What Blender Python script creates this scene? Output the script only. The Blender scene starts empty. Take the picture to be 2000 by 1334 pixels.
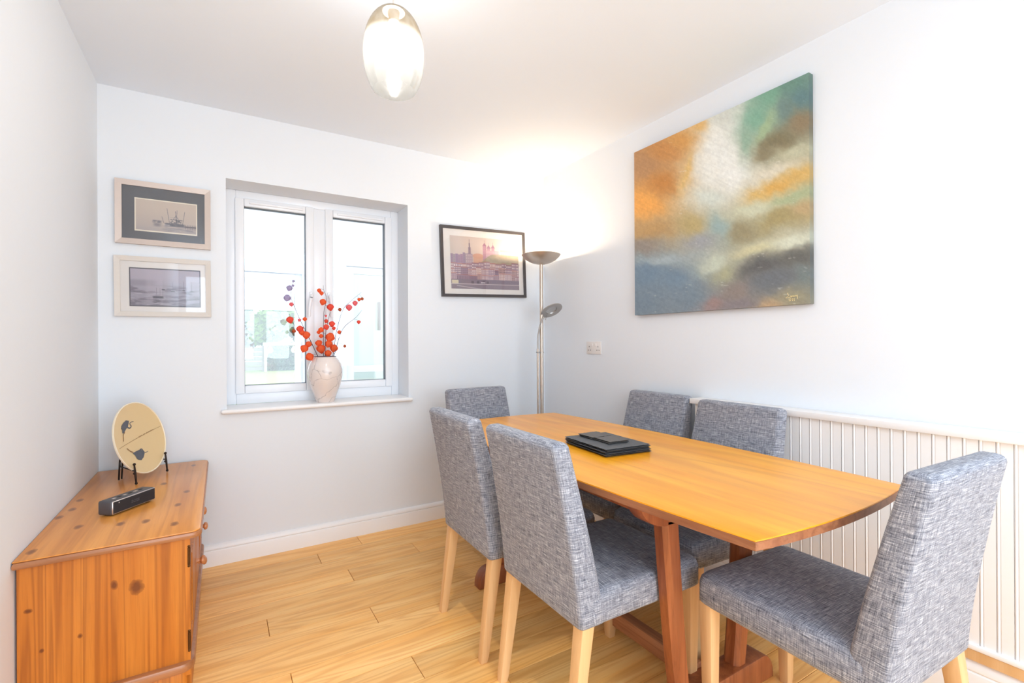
import bpy, bmesh, math, random
import numpy as np
from mathutils import Vector, Matrix

random.seed(7); RNG = np.random.default_rng(7)
SC = bpy.context.scene
COL = SC.collection
PI = math.pi

# ------------------------------------------------------------------ camera, world, daylight, exposure
cam_d = bpy.data.cameras.new('camera'); cam = bpy.data.objects.new('camera', cam_d); COL.objects.link(cam)
cam_d.sensor_width = 36.0; cam_d.lens = 935.43 * 36 / 2000; cam_d.clip_start = 0.02; cam_d.clip_end = 200
YAW, PIT, ROL, CH = 0.54753, 0.00058, -0.005218, 1.21
_F = Vector((math.sin(YAW)*math.cos(PIT), math.cos(YAW)*math.cos(PIT), math.sin(PIT)))
_R = Vector((math.cos(YAW), -math.sin(YAW), 0)); _U = _R.cross(_F)
_R, _U = _R*math.cos(ROL)+_U*math.sin(ROL), -_R*math.sin(ROL)+_U*math.cos(ROL)
cam.matrix_world = Matrix(((_R.x, _U.x, -_F.x, 0), (_R.y, _U.y, -_F.y, 0), (_R.z, _U.z, -_F.z, CH), (0, 0, 0, 1)))
SC.camera = cam

w = bpy.data.worlds.new('overcast_sky'); SC.world = w; w.use_nodes = True
bg = w.node_tree.nodes['Background']; bg.inputs[0].default_value = (0.92, 0.97, 1.0, 1); bg.inputs[1].default_value = 1.45

def area(name, loc, rot, sx, sy, power, color):
    l = bpy.data.lights.new(name, 'AREA'); l.shape = 'RECTANGLE'; l.size = sx; l.size_y = sy; l.energy = power; l.color = color
    o = bpy.data.objects.new(name, l); COL.objects.link(o); o.location = loc; o.rotation_euler = rot
    return o
# daylight entering through the wide patio doors in the wall behind the camera
area('patio_daylight', (0.75, -2.42, 1.15), (PI/2, 0, 0), 2.35, 2.1, 44, (0.69, 0.85, 1.0))
# top light added to brighten floor and tabletop, set in an unseen rooflight
area('rooflight_fill', (0.60, -1.55, 2.56), (0, 0, 0), 1.5, 1.1, 36, (0.69, 0.85, 1.0))

SC.view_settings.view_transform = 'Standard'; SC.view_settings.look = 'None'
SC.view_settings.gamma = 1.0; SC.view_settings.use_curve_mapping = False
SC.view_settings.exposure = 0.53
try:
    SC.cycles.use_denoising = True
    SC.cycles.denoising_input_passes = 'RGB_ALBEDO_NORMAL'
    SC.cycles.max_bounces = 10; SC.cycles.diffuse_bounces = 6; SC.cycles.transparent_max_bounces = 12
    SC.cycles.sample_clamp_indirect = 6.0
    SC.cycles.caustics_reflective = False; SC.cycles.caustics_refractive = False
except Exception:
    pass

# ------------------------------------------------------------------ room dimensions (metres)
YB, XR, XL, ZC, YF = 3.08, 2.178, -0.513, 2.497, -2.4
WX0, WX1, WZ0, WZ1 = 0.031, 1.070, 0.845, 2.123       # window opening in the back wall
WT = 0.30                                             # back wall thickness

# ------------------------------------------------------------------ helpers
def srgb(r, g, b):
    def f(c):
        c /= 255.0
        return c/12.92 if c <= 0.04045 else ((c+0.055)/1.055)**2.4
    return (f(r), f(g), f(b), 1.0)

class N:
    """small node-tree builder"""
    def __init__(s, name):
        s.m = bpy.data.materials.new(name); s.m.use_nodes = True; s.t = s.m.node_tree
        s.t.nodes.clear(); s.out = s.t.nodes.new('ShaderNodeOutputMaterial')
    def n(s, typ, **kw):
        nd = s.t.nodes.new('ShaderNode'+typ)
        for k, v in kw.items():
            if k in ('ins',): continue
            setattr(nd, k, v)
        for k, v in kw.get('ins', {}).items():
            if hasattr(v, 'is_output') or isinstance(v, bpy.types.NodeSocket): s.t.links.new(v, nd.inputs[k])
            else: nd.inputs[k].default_value = v
        return nd
    def math(s, op, a, b=0.0, c=None):
        ins = {0: a, 1: b}
        if c is not None: ins[2] = c
        return s.n('Math', operation=op, ins=ins).outputs[0]
    def ramp(s, fac, stops, interp='LINEAR'):
        nd = s.n('ValToRGB'); nd.color_ramp.interpolation = interp
        el = nd.color_ramp.elements
        while len(el) < len(stops): el.new(0.5)
        for e, (p, c) in zip(el, stops): e.position = p; e.color = c if len(c) == 4 else (*c, 1)
        s.t.links.new(fac, nd.inputs[0]); return nd.outputs[0]
    def mix(s, fac, a, b, mode='MIX'):
        nd = s.n('Mix', data_type='RGBA', blend_type=mode)
        for sock, v in ((nd.inputs[0], fac), (nd.inputs[6], a), (nd.inputs[7], b)):
            if isinstance(v, bpy.types.NodeSocket): s.t.links.new(v, sock)
            else: sock.default_value = v
        return nd.outputs[2]
    def pbsdf(s, color, rough=0.5, metal=0.0, spec=0.5, bump=None, bstr=0.1, bdist=0.002, coat=0.0, sheen=0.0):
        b = s.n('BsdfPrincipled', ins={'Roughness': rough, 'Metallic': metal, 'Specular IOR Level': spec, 'Coat Weight': coat, 'Sheen Weight': sheen})
        if isinstance(color, bpy.types.NodeSocket): s.t.links.new(color, b.inputs['Base Color'])
        else: b.inputs['Base Color'].default_value = color
        if coat: b.inputs['Coat Roughness'].default_value = 0.12
        if bump is not None:
            bp = s.n('Bump', ins={'Strength': bstr, 'Distance': bdist, 'Height': bump})
            s.t.links.new(bp.outputs[0], b.inputs['Normal'])
        s.t.links.new(b.outputs[0], s.out.inputs[0]); return b

def plain(name, col, rough=0.5, metal=0.0, spec=0.5, noise=0.0, nscale=40, coat=0.0):
    t = N(name)
    if noise:
        tc = t.n('TexCoord'); nz = t.n('TexNoise', ins={'Vector': tc.outputs['Object'], 'Scale': nscale, 'Detail': 4})
        d = tuple(c*(1-noise) for c in col[:3])+(1,)
        t.pbsdf(t.mix(nz.outputs[0], d, col), rough, metal, spec, bump=nz.outputs[0], bstr=0.06, coat=coat)
    else: t.pbsdf(col, rough, metal, spec, coat=coat)
    return t.m

def wood(name, dark, mid, light, axis=0, ring=22.0, across=7.0, along=0.6, rough=0.4, knots=0.0, coat=0.0, tone=0.25, ringmix=0.55, knot_scale=2.2, spec=0.5, pore=0.35, klist=()):
    t = N(name); tc = t.n('TexCoord'); oi = t.n('ObjectInfo')
    rnd = t.math('MULTIPLY', oi.outputs['Random'], 37.0)
    off = t.n('CombineXYZ', ins={0: rnd, 1: t.math('MULTIPLY', rnd, 1.7), 2: t.math('MULTIPLY', rnd, 0.6)})
    p = t.n('VectorMath', operation='ADD', ins={0: tc.outputs['Object'], 1: off.outputs[0]}).outputs[0]
    sc = [across, across, across]; sc[axis] = along
    mp = t.n('Mapping', ins={'Vector': p, 'Scale': sc})
    low = t.n('TexNoise', ins={'Vector': mp.outputs[0], 'Scale': 1.0, 'Detail': 2.0, 'Roughness': 0.45, 'Distortion': 0.35})
    rings = t.math('SINE', t.math('MULTIPLY', low.outputs[0], ring*PI))
    rings = t.math('ADD', t.math('MULTIPLY', rings, 0.5), 0.5)
    rings = t.math('POWER', rings, 2.2)
    sc2 = [260.0]*3; sc2[axis] = 9.0
    mp2 = t.n('Mapping', ins={'Vector': p, 'Scale': sc2})
    fine = t.n('TexNoise', ins={'Vector': mp2.outputs[0], 'Scale': 1.0, 'Detail': 4.0})
    sc3 = [18.0]*3; sc3[axis] = 1.2
    mp3 = t.n('Mapping', ins={'Vector': p, 'Scale': sc3})
    wide = t.n('TexNoise', ins={'Vector': mp3.outputs[0], 'Scale': 1.0, 'Detail': 3.0})
    base = t.mix(t.ramp(wide.outputs[0], [(0.3, (0, 0, 0)), (0.7, (1, 1, 1))]), mid, light)
    c = t.mix(t.math('MULTIPLY', rings, ringmix), base, dark)
    pr = t.ramp(fine.outputs[0], [(0.32, (1, 1, 1)), (0.5, (0, 0, 0))])
    c = t.mix(t.math('MULTIPLY', pr, pore), c, dark)
    if knots:
        sk = [1.0]*3; sk[axis] = 0.42
        mk = t.n('Mapping', ins={'Vector': p, 'Scale': sk})
        vo = t.n('TexVoronoi', ins={'Vector': mk.outputs[0], 'Scale': knot_scale, 'Randomness': 1.0})
        k = t.ramp(vo.outputs['Distance'], [(0.0, (1, 1, 1)), (0.05*knots, (0.85, 0.85, 0.85)), (0.13*knots, (0, 0, 0))])
        c = t.mix(k, c, tuple(x*0.42 for x in dark[:3])+(1,))
    for kx, ky, kz, ra, rc in klist:          # knots of the solid boards, where the wood has them
        d = t.n('VectorMath', operation='SUBTRACT', ins={0: tc.outputs['Object'], 1: (kx, ky, kz)}).outputs[0]
        ss = [1/rc]*3; ss[axis] = 1/ra
        ss = [0.0 if cc is None else q_ for cc, q_ in zip((kx, ky, kz), ss)]
        d = t.n('VectorMath', operation='MULTIPLY', ins={0: d, 1: ss}).outputs[0]
        wob = t.n('TexNoise', ins={'Vector': tc.outputs['Object'], 'Scale': 60.0, 'Detail': 3}).outputs[0]
        L = t.math('ADD', t.n('VectorMath', operation='LENGTH', ins={0: d}).outputs['Value'], t.math('MULTIPLY', wob, 0.5))
        k = t.ramp(L, [(0.55, (0.9, 0.9, 0.9)), (0.95, (0.35, 0.35, 0.35)), (1.0, (0, 0, 0))])
        c = t.mix(k, c, tuple(x*0.62 for x in dark[:3])+(1,))
    v = t.math('ADD', t.math('MULTIPLY', oi.outputs['Random'], tone), 1.0-tone*0.5)
    hsv = t.n('HueSaturation', ins={'Value': v, 'Color': c})
    t.pbsdf(hsv.outputs[0], rough, 0, spec, bump=fine.outputs[0], bstr=0.08, bdist=0.001, coat=coat)
    return t.m

def vcol(name, rough=0.6, spec=0.3, bump=0.0):
    t = N(name); a = t.n('VertexColor', layer_name='Col')
    if bump:
        tc = t.n('TexCoord'); mp = t.n('Mapping', ins={'Vector': tc.outputs['Object'], 'Scale': (60, 30, 30), 'Rotation': (0.5, 0.3, 0)})
        nz = t.n('TexNoise', ins={'Vector': mp.outputs[0], 'Scale': 1.0, 'Detail': 6})
        t.pbsdf(a.outputs[0], rough, 0, spec, bump=nz.outputs[0], bstr=bump, bdist=0.003)
    else: t.pbsdf(a.outputs[0], rough, 0, spec)
    return t.m

def glass_mat(name, tint=(1, 1, 1, 1), refl=0.09, film=0.0):
    t = N(name); tr = t.n('BsdfTransparent', ins={0: tint}); gl = t.n('BsdfGlossy', ins={'Color': (1, 1, 1, 1), 'Roughness': 0.02})
    fr = t.n('LayerWeight', ins={'Blend': 0.35})
    fac = t.math('ADD', t.math('MULTIPLY', fr.outputs['Fresnel'], 0.35), refl*0.4)
    mx = t.n('MixShader', ins={0: fac, 1: tr.outputs[0], 2: gl.outputs[0]})
    t.t.links.new(mx.outputs[0], t.out.inputs[0]); return t.m

def emit(name, col, strength):
    t = N(name); e = t.n('Emission', ins={0: col, 1: strength}); t.t.links.new(e.outputs[0], t.out.inputs[0]); return t.m

def glow_bulb(name, col, strength):
    t = N(name); e = t.n('Emission', ins={0: col, 1: strength}); tr = t.n('BsdfTransparent', ins={0: (1, 1, 1, 1)})
    a = t.n('AddShader', ins={0: e.outputs[0], 1: tr.outputs[0]}); t.t.links.new(a.outputs[0], t.out.inputs[0]); return t.m

def link(o, parent=None):
    COL.objects.link(o)
    if parent is not None: o.parent = parent
    return o

def mesh_obj(name, verts, faces, mat, parent=None, smooth=None, uvs=None):
    me = bpy.data.meshes.new(name); me.from_pydata([tuple(v) for v in verts], [], faces); me.materials.append(mat)
    if uvs is not None:
        ul = me.uv_layers.new(name='UVMap'); li = 0
        for f, fu in zip(faces, uvs):
            for k in range(len(f)): ul.data[li].uv = fu[k]; li += 1
    if smooth is not None:
        me.shade_smooth(); me.set_sharp_from_angle(angle=math.radians(smooth))
    me.update(); return link(bpy.data.objects.new(name, me), parent)

def bm_obj(name, bm, mat, parent=None, smooth=None):
    bmesh.ops.recalc_face_normals(bm, faces=bm.faces[:])
    me = bpy.data.meshes.new(name); bm.to_mesh(me); bm.free(); me.materials.append(mat)
    if smooth is not None:
        me.shade_smooth(); me.set_sharp_from_angle(angle=math.radians(smooth))
    return link(bpy.data.objects.new(name, me), parent)

def add_box(bm, x0, x1, y0, y1, z0, z1, bevel=0.0, seg=2, mat=None):
    r = bmesh.ops.create_cube(bm, size=1.0); vs = r['verts']
    for v in vs:
        v.co.x = x0+(v.co.x+0.5)*(x1-x0); v.co.y = y0+(v.co.y+0.5)*(y1-y0); v.co.z = z0+(v.co.z+0.5)*(z1-z0)
    if mat is not None:
        for v in vs: v.co = mat @ v.co
    if bevel:
        es = list({e for v in vs for e in v.link_edges})
        bmesh.ops.bevel(bm, geom=es, offset=bevel, segments=seg, affect='EDGES', profile=0.5)

def box(name, x0, x1, y0, y1, z0, z1, mat, parent=None, bevel=0.0, seg=2, smooth=None):
    bm = bmesh.new(); add_box(bm, x0, x1, y0, y1, z0, z1, bevel, seg)
    return bm_obj(name, bm, mat, parent, smooth if smooth is not None else (40 if bevel else None))

def boxes(name, lst, mat, parent=None, bevel=0.0, seg=2):
    bm = bmesh.new()
    for b in lst: add_box(bm, *b, bevel=bevel, seg=seg)
    return bm_obj(name, bm, mat, parent, 40 if bevel else None)

def lathe(name, prof, mat, parent=None, n=32, smooth=50, loc=(0, 0, 0), M=None, closed=False):
    vs, fs = [], []; m = len(prof)
    for r, z in prof:
        for k in range(n):
            a = 2*PI*k/n; p = Vector((r*math.cos(a), r*math.sin(a), z))
            if M is not None: p = M @ p
            vs.append(p+Vector(loc))
    rng = m if closed else m-1
    for i in range(rng):
        j = (i+1) % m
        for k in range(n):
            k2 = (k+1) % n; fs.append((i*n+k, i*n+k2, j*n+k2, j*n+k))
    if not closed:
        if prof[0][0] > 1e-6: fs.append(tuple(range(n))[::-1])
        if prof[-1][0] > 1e-6: fs.append(tuple((m-1)*n+k for k in range(n)))
    bm = bmesh.new(); bv = [bm.verts.new(v) for v in vs]
    for f in fs: bm.faces.new([bv[i] for i in f])
    bmesh.ops.remove_doubles(bm, verts=bm.verts[:], dist=1e-6)
    return bm_obj(name, bm, mat, parent, smooth)

def tube_into(bm, pts, radii, n=8, cap=True):
    pts = [Vector(p) for p in pts]
    if not isinstance(radii, (list, tuple)): radii = [radii]*len(pts)
    rings = []; up = Vector((0, 0, 1))
    for i, p in enumerate(pts):
        d = (pts[min(i+1, len(pts)-1)]-pts[max(i-1, 0)]).normalized()
        a = d.cross(Vector((0, 0, 1)) if abs(d.z) < 0.95 else Vector((1, 0, 0))).normalized(); b = d.cross(a).normalized()
        rings.append([bm.verts.new(p+(a*math.cos(2*PI*k/n)+b*math.sin(2*PI*k/n))*radii[i]) for k in range(n)])
    for i in range(len(rings)-1):
        for k in range(n): bm.faces.new((rings[i][k], rings[i][(k+1) % n], rings[i+1][(k+1) % n], rings[i+1][k]))
    if cap: bm.faces.new(rings[0][::-1]); bm.faces.new(rings[-1])

def tube(name, pts, radii, mat, parent=None, n=10, smooth=50):
    bm = bmesh.new(); tube_into(bm, pts, radii, n); return bm_obj(name, bm, mat, parent, smooth)

def smooth_path(pts, k=6):
    """Catmull-Rom through the points"""
    P = [Vector(p) for p in pts]; P = [P[0]*2-P[1]]+P+[P[-1]*2-P[-2]]; out = []
    for i in range(1, len(P)-2):
        for j in range(k):
            t = j/k; a, b, c, d = P[i-1], P[i], P[i+1], P[i+2]
            out.append(0.5*((2*b)+(c-a)*t+(2*a-5*b+4*c-d)*t*t+(3*b-a-3*c+d)*t**3))
    out.append(P[-2]); return out

def rrect(a, y0, y1, r, k=3):
    out = []
    for cx, cy, a0 in ((a-r, y1-r, 0), (-a+r, y1-r, PI/2), (-a+r, y0+r, PI), (a-r, y0+r, 1.5*PI)):
        for j in range(k+1):
            an = a0+PI/2*j/k; out.append((cx+r*math.cos(an), cy+r*math.sin(an)))
    return out

def loft(name, rings, mat, parent=None, smooth=60):
    """rings: list of equal-length lists of points; closed caps, UV in metres"""
    m, n = len(rings), len(rings[0]); vs = [p for r in rings for p in r]; fs, uv = [], []
    per = [0.0]
    for k in range(n): per.append(per[-1]+(Vector(rings[m//2][(k+1) % n])-Vector(rings[m//2][k])).length)
    hv = [0.0]
    for i in range(1, m): hv.append(hv[-1]+max((Vector(rings[i][k])-Vector(rings[i-1][k])).length for k in range(0, n, 3)))
    for i in range(m-1):
        for k in range(n):
            k2 = (k+1) % n; fs.append((i*n+k, i*n+k2, (i+1)*n+k2, (i+1)*n+k))
            a_, b_, c_ = Vector(vs[i*n+k]), Vector(vs[i*n+k2]), Vector(vs[(i+1)*n+k2]); nn = (b_-a_).cross(c_-a_)
            if nn.length > 1e-12 and abs(nn.normalized().z) > 0.8: uv.append([(vs[j][0]+0.37, vs[j][1]+0.21) for j in fs[-1]])   # flat tops: woven straight
            else: uv.append(((per[k], hv[i]), (per[k+1], hv[i]), (per[k+1], hv[i+1]), (per[k], hv[i+1])))
    for i, rev in ((0, True), (m-1, False)):
        idx = [i*n+k for k in range(n)]
        if rev: idx = idx[::-1]
        fs.append(tuple(idx)); uv.append([(vs[j][0]+0.37, vs[j][1]+0.21) for j in idx])
    return mesh_obj(name, vs, fs, mat, parent, smooth, uv)

def tag(o, label=None, cat=None, group=None, kind=None):
    if label: o['label'] = label
    if cat: o['category'] = cat
    if group: o['group'] = group
    if kind: o['kind'] = kind
    return o

def thing(name, label, cat, loc=(0, 0, 0), rz=0.0, group=None):
    o = bpy.data.objects.new(name, None); COL.objects.link(o); o.location = loc; o.rotation_euler = (0, 0, rz)
    o.empty_display_size = 0.05; return tag(o, label, cat, group)

def struct(o): o['kind'] = 'structure'; return o
def sempty(name):
    o = bpy.data.objects.new(name, None); COL.objects.link(o); o.empty_display_size = 0.05; return struct(o)

def text_mesh(name, body, size, mat, parent, M, ext=0.0004):
    cu = bpy.data.curves.new(name, 'FONT'); cu.body = body; cu.size = size; cu.extrude = ext; cu.align_x = 'CENTER'; cu.align_y = 'CENTER'
    tmp = bpy.data.objects.new(name+'_tmp', cu); COL.objects.link(tmp)
    bpy.context.view_layer.update()
    me = bpy.data.meshes.new_from_object(tmp.evaluated_get(bpy.context.evaluated_depsgraph_get()))
    bpy.data.objects.remove(tmp); bpy.data.curves.remove(cu)
    me.name = name; me.transform(M); me.materials.clear(); me.materials.append(mat)
    return link(bpy.data.objects.new(name, me), parent)

# value noise on arrays
_G = RNG.random((64, 64))
def vnoise(x, y):
    xi, yi = np.floor(x).astype(int), np.floor(y).astype(int); fx, fy = x-xi, y-yi
    fx = fx*fx*(3-2*fx); fy = fy*fy*(3-2*fy)
    g = lambda a, b: _G[a % 64, b % 64]
    return (g(xi, yi)*(1-fx)+g(xi+1, yi)*fx)*(1-fy)+(g(xi, yi+1)*(1-fx)+g(xi+1, yi+1)*fx)*fy
def fbm(x, y, o=4):
    s = np.zeros_like(x); a = 0.5
    for i in range(o): s += a*vnoise(x*2**i+i*7.3, y*2**i+i*3.1); a *= 0.5
    return s/(1-0.5**o)

def colour_sheet(name, nx, ny, func, P, mat, parent):
    """flat printed sheet: func(u, v) -> (n,3) sRGB 0..255; P(u, v) -> local point (v runs down)"""
    u, v = np.meshgrid(np.linspace(0, 1, nx), np.linspace(0, 1, ny)); u = u.ravel(); v = v.ravel()
    rgb = np.clip(func(u, v), 0, 255)/255.0
    lin = np.where(rgb <= 0.04045, rgb/12.92, ((rgb+0.055)/1.055)**2.4)
    pts = P(u, v); i = np.arange(nx*ny).reshape(ny, nx)
    f = np.stack([i[:-1, :-1], i[1:, :-1], i[1:, 1:], i[:-1, 1:]], -1).reshape(-1, 4)
    me = bpy.data.meshes.new(name); me.from_pydata(pts.tolist(), [], f.tolist()); me.materials.append(mat)
    at = me.color_attributes.new('Col', 'FLOAT_COLOR', 'POINT')
    at.data.foreach_set('color', np.concatenate([lin, np.ones((len(lin), 1))], 1).astype(np.float32).ravel())
    return link(bpy.data.objects.new(name, me), parent)

# ------------------------------------------------------------------ materials
M = {}
M['wall'] = plain('wall_paint', srgb(231, 235, 240), 0.9, spec=0.2, noise=0.015, nscale=60)
M['ceil'] = plain('ceiling_paint', srgb(232, 240, 250), 0.95, spec=0.1)
M['gloss'] = plain('white_gloss_paint', srgb(242, 240, 239), 0.35)
M['upvc'] = plain('white_upvc', srgb(240, 242, 246), 0.3)
M['rubber'] = plain('dark_gasket', srgb(124, 130, 138), 0.7)
M['glass'] = glass_mat('window_glass')
M['pglass'] = glass_mat('picture_glass', refl=0.05)
M['oak_floor'] = wood('oak_floor', srgb(214, 142, 66), srgb(246, 182, 98), srgb(254, 206, 132), axis=0, ring=26, across=9.0, along=0.7, rough=0.36, knots=0.2, tone=0.22, ringmix=0.42, knot_scale=3.6, pore=0.25)
M['under'] = plain('floor_gap', srgb(150, 100, 54), 0.8)
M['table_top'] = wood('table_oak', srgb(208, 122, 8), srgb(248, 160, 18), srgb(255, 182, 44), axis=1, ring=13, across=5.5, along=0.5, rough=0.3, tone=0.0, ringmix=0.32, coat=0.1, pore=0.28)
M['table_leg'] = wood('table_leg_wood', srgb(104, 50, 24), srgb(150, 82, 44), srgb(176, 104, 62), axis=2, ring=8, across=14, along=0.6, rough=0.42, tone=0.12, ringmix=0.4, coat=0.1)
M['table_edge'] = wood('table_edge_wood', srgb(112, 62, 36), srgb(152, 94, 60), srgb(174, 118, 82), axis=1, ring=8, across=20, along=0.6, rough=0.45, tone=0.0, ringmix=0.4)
M['beech'] = wood('beech_leg', srgb(196, 146, 92), srgb(224, 178, 124), srgb(236, 196, 146), axis=2, ring=5, across=16, along=0.7, rough=0.42, tone=0.1, ringmix=0.25, pore=0.15)
M['pine_side'] = wood('pine_side', srgb(132, 62, 8), srgb(190, 106, 26), srgb(210, 130, 46), axis=2, ring=16, across=22.0, along=0.35, rough=0.42, tone=0.05, ringmix=0.45, pore=0.16, klist=[(0.226, 0.022, 0.452, 0.022, 0.013), (0.282, 0.022, 0.430, 0.036, 0.028), (0.030, 0.022, 0.428, 0.010, 0.014), (0.145, 0.022, 0.319, 0.011, 0.009), (0.059, 0.022, 0.303, 0.009, 0.008)])
M['pine_top'] = wood('pine_top', srgb(156, 84, 22), srgb(214, 136, 54), srgb(232, 158, 76), axis=1, ring=12, across=14.0, along=0.4, rough=0.32, tone=0.0, ringmix=0.24, coat=0.25, pore=0.1, klist=[(kx, ky, 0.587, 0.034, 0.017) for kx, ky in ((0.028, 0.064), (0.099, 0.249), (0.035, 0.49), (0.016, 0.403), (0.033, 0.615), (0.217, 0.208), (0.376, 0.108), (0.288, 0.191), (0.297, 0.709), (0.391, 0.52), (0.395, 1.023), (0.371, 0.339))])
M['pine_trim'] = wood('pine_trim', srgb(122, 70, 38), srgb(158, 100, 62), srgb(184, 126, 84), axis=0, ring=10, across=10, along=0.6, rough=0.36, tone=0.06, ringmix=0.35, coat=0.2)
M['pine_knob'] = wood('pine_knob', srgb(146, 80, 40), srgb(190, 118, 70), srgb(208, 140, 92), axis=0, ring=6, across=20, along=4, rough=0.35, tone=0.06, ringmix=0.3, coat=0.3)
M['brass'] = plain('aged_brass', srgb(96, 66, 38), 0.4, metal=0.9)
M['steel'] = plain('brushed_steel', srgb(206, 192, 178), 0.34, metal=0.7, noise=0.1, nscale=160)
M['satin'] = plain('satin_steel', srgb(176, 172, 168), 0.38, metal=0.8)
M['black_iron'] = plain('black_iron', srgb(46, 34, 28), 0.5, metal=0.5)
M['slate'] = plain('slate', srgb(100, 103, 108), 0.65, noise=0.45, nscale=120)
M['slate_top'] = plain('slate_warm', srgb(112, 108, 106), 0.7, noise=0.35, nscale=140)
M['silver'] = plain('silver_frame', srgb(206, 190, 180), 0.4, metal=0.25, noise=0.06, nscale=90)
M['pale_frame'] = plain('pale_frame', srgb(216, 208, 200), 0.45, noise=0.05, nscale=90)
M['black_frame'] = plain('black_frame', srgb(70, 66, 68), 0.35)
M['mat_white'] = plain('mount_white', srgb(238, 232, 228), 0.9)
M['mat_grey'] = plain('mount_grey', srgb(98, 100, 106), 0.9, noise=0.1, nscale=200)
M['mat_cream'] = plain('mount_cream', srgb(240, 230, 212), 0.9)
M['border'] = plain('print_border', srgb(92, 88, 98), 0.9)
M['print'] = vcol('printed_paper', 0.55)
M['canvas'] = vcol('painted_canvas', 0.5, 0.4, bump=0.35)
M['sign'] = plain('cream_paint', srgb(236, 216, 160), 0.6)
M['plastic'] = plain('white_plastic', srgb(232, 226, 222), 0.35)
M['hole'] = plain('dark_hole', srgb(70, 62, 60), 0.8)
M['spk_body'] = plain('speaker_body', srgb(86, 84, 88), 0.5, metal=0.2)
M['spk_grille'] = plain('speaker_grille', srgb(44, 42, 46), 0.7, noise=0.3, nscale=900)
M['spk_trim'] = plain('speaker_trim', srgb(206, 196, 192), 0.3, metal=0.7)
M['spk_text'] = plain('speaker_lettering', srgb(96, 94, 98), 0.4, metal=0.4)
M['plate'] = plain('plate_glaze', srgb(226, 198, 148), 0.35, noise=0.03, nscale=10)
M['plate_rim'] = plain('plate_rim_glaze', srgb(240, 226, 200), 0.3)
M['heron'] = plain('heron_ink', srgb(92, 96, 106), 0.5, noise=0.35, nscale=80)
M['ink'] = plain('brown_ink', srgb(142, 104, 64), 0.6)
M['twig'] = plain('dark_twig', srgb(92, 74, 78), 0.8, noise=0.3, nscale=60)
M['bulb'] = glow_bulb('lit_bulb', (1.0, 0.92, 0.80, 1), 10)
M['flex'] = plain('white_flex', srgb(226, 214, 204), 0.6)
M['blind'] = plain('white_blind', srgb(238, 240, 244), 0.9)
M['lawn'] = plain('lawn_grass', srgb(150, 178, 104), 0.95, noise=0.25, nscale=6)
M['leaf_dark'] = plain('leaf_dark', srgb(58, 116, 78), 0.7, noise=0.4, nscale=3)
M['leaf_light'] = plain('leaf_light', srgb(128, 172, 66), 0.7, noise=0.4, nscale=3)
M['bark'] = plain('bark', srgb(96, 78, 62), 0.9, noise=0.3, nscale=10)
M['fence'] = plain('grey_fence', srgb(160, 158, 156), 0.85, noise=0.15, nscale=8)
M['tile'] = plain('pale_tile', srgb(222, 220, 216), 0.4)

def fabric(name):
    t = N(name); uv = t.n('UVMap'); oi = t.n('ObjectInfo')
    r = t.math('MULTIPLY', oi.outputs['Random'], 13.0)
    p = t.n('VectorMath', operation='ADD', ins={0: uv.outputs[0], 1: t.n('CombineXYZ', ins={0: r, 1: r, 2: 0.0}).outputs[0]}).outputs[0]
    def noise(sx, sy, det=3):
        mp = t.n('Mapping', ins={'Vector': p, 'Scale': (sx, sy, 1)})
        return t.n('TexNoise', ins={'Vector': mp.outputs[0], 'Scale': 1.0, 'Detail': det, 'Roughness': 0.6}).outputs[0]
    h = noise(26, 420); v = noise(420, 26); sl = noise(10, 160, 2); fi = noise(520, 520, 1)
    a = t.math('ADD', t.math('MULTIPLY', h, 0.42), t.math('MULTIPLY', v, 0.34))
    a = t.math('ADD', a, t.math('MULTIPLY', sl, 0.14)); a = t.math('ADD', a, t.math('MULTIPLY', fi, 0.16))
    c = t.ramp(a, [(0.40, srgb(62, 65, 76)), (0.50, srgb(126, 129, 140)), (0.57, srgb(158, 160, 169)), (0.66, srgb(216, 217, 223))])
    t.pbsdf(c, 0.95, 0, 0.15, bump=a, bstr=0.5, bdist=0.002, sheen=0.15)
    return t.m
M['fabric'] = fabric('grey_weave')

def raku(name):
    t = N(name); tc = t.n('TexCoord')
    wn = t.n('TexNoise', ins={'Vector': tc.outputs['Object'], 'Scale': 14.0, 'Detail': 3})
    wv = t.n('VectorMath', operation='MULTIPLY_ADD', ins={0: wn.outputs['Color'], 1: (0.10, 0.10, 0.10), 2: tc.outputs['Object']}).outputs[0]
    vo = t.n('TexVoronoi', feature='DISTANCE_TO_EDGE', ins={'Vector': wv, 'Scale': 8.0, 'Randomness': 1.0})
    cr = t.ramp(vo.outputs['Distance'], [(0.0, (1, 1, 1)), (0.008, (0.5, 0.5, 0.5)), (0.022, (0, 0, 0))])
    nz = t.n('TexNoise', ins={'Vector': tc.outputs['Object'], 'Scale': 7.0, 'Detail': 4, 'Distortion': 1.2})
    sm = t.ramp(nz.outputs[0], [(0.60, (0, 0, 0)), (0.72, (1, 1, 1))])
    n2 = t.n('TexNoise', ins={'Vector': tc.outputs['Object'], 'Scale': 4.0, 'Detail': 2})
    b = t.mix(n2.outputs[0], srgb(238, 230, 226), srgb(224, 204, 194))
    c = t.mix(t.math('MULTIPLY', cr, 0.55), b, srgb(120, 104, 104)); c = t.mix(t.math('MULTIPLY', sm, 0.75), c, srgb(70, 62, 70))
    t.pbsdf(c, 0.22, 0, 0.5, coat=0.4); return t.m
M['raku'] = raku('raku_glaze')

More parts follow.
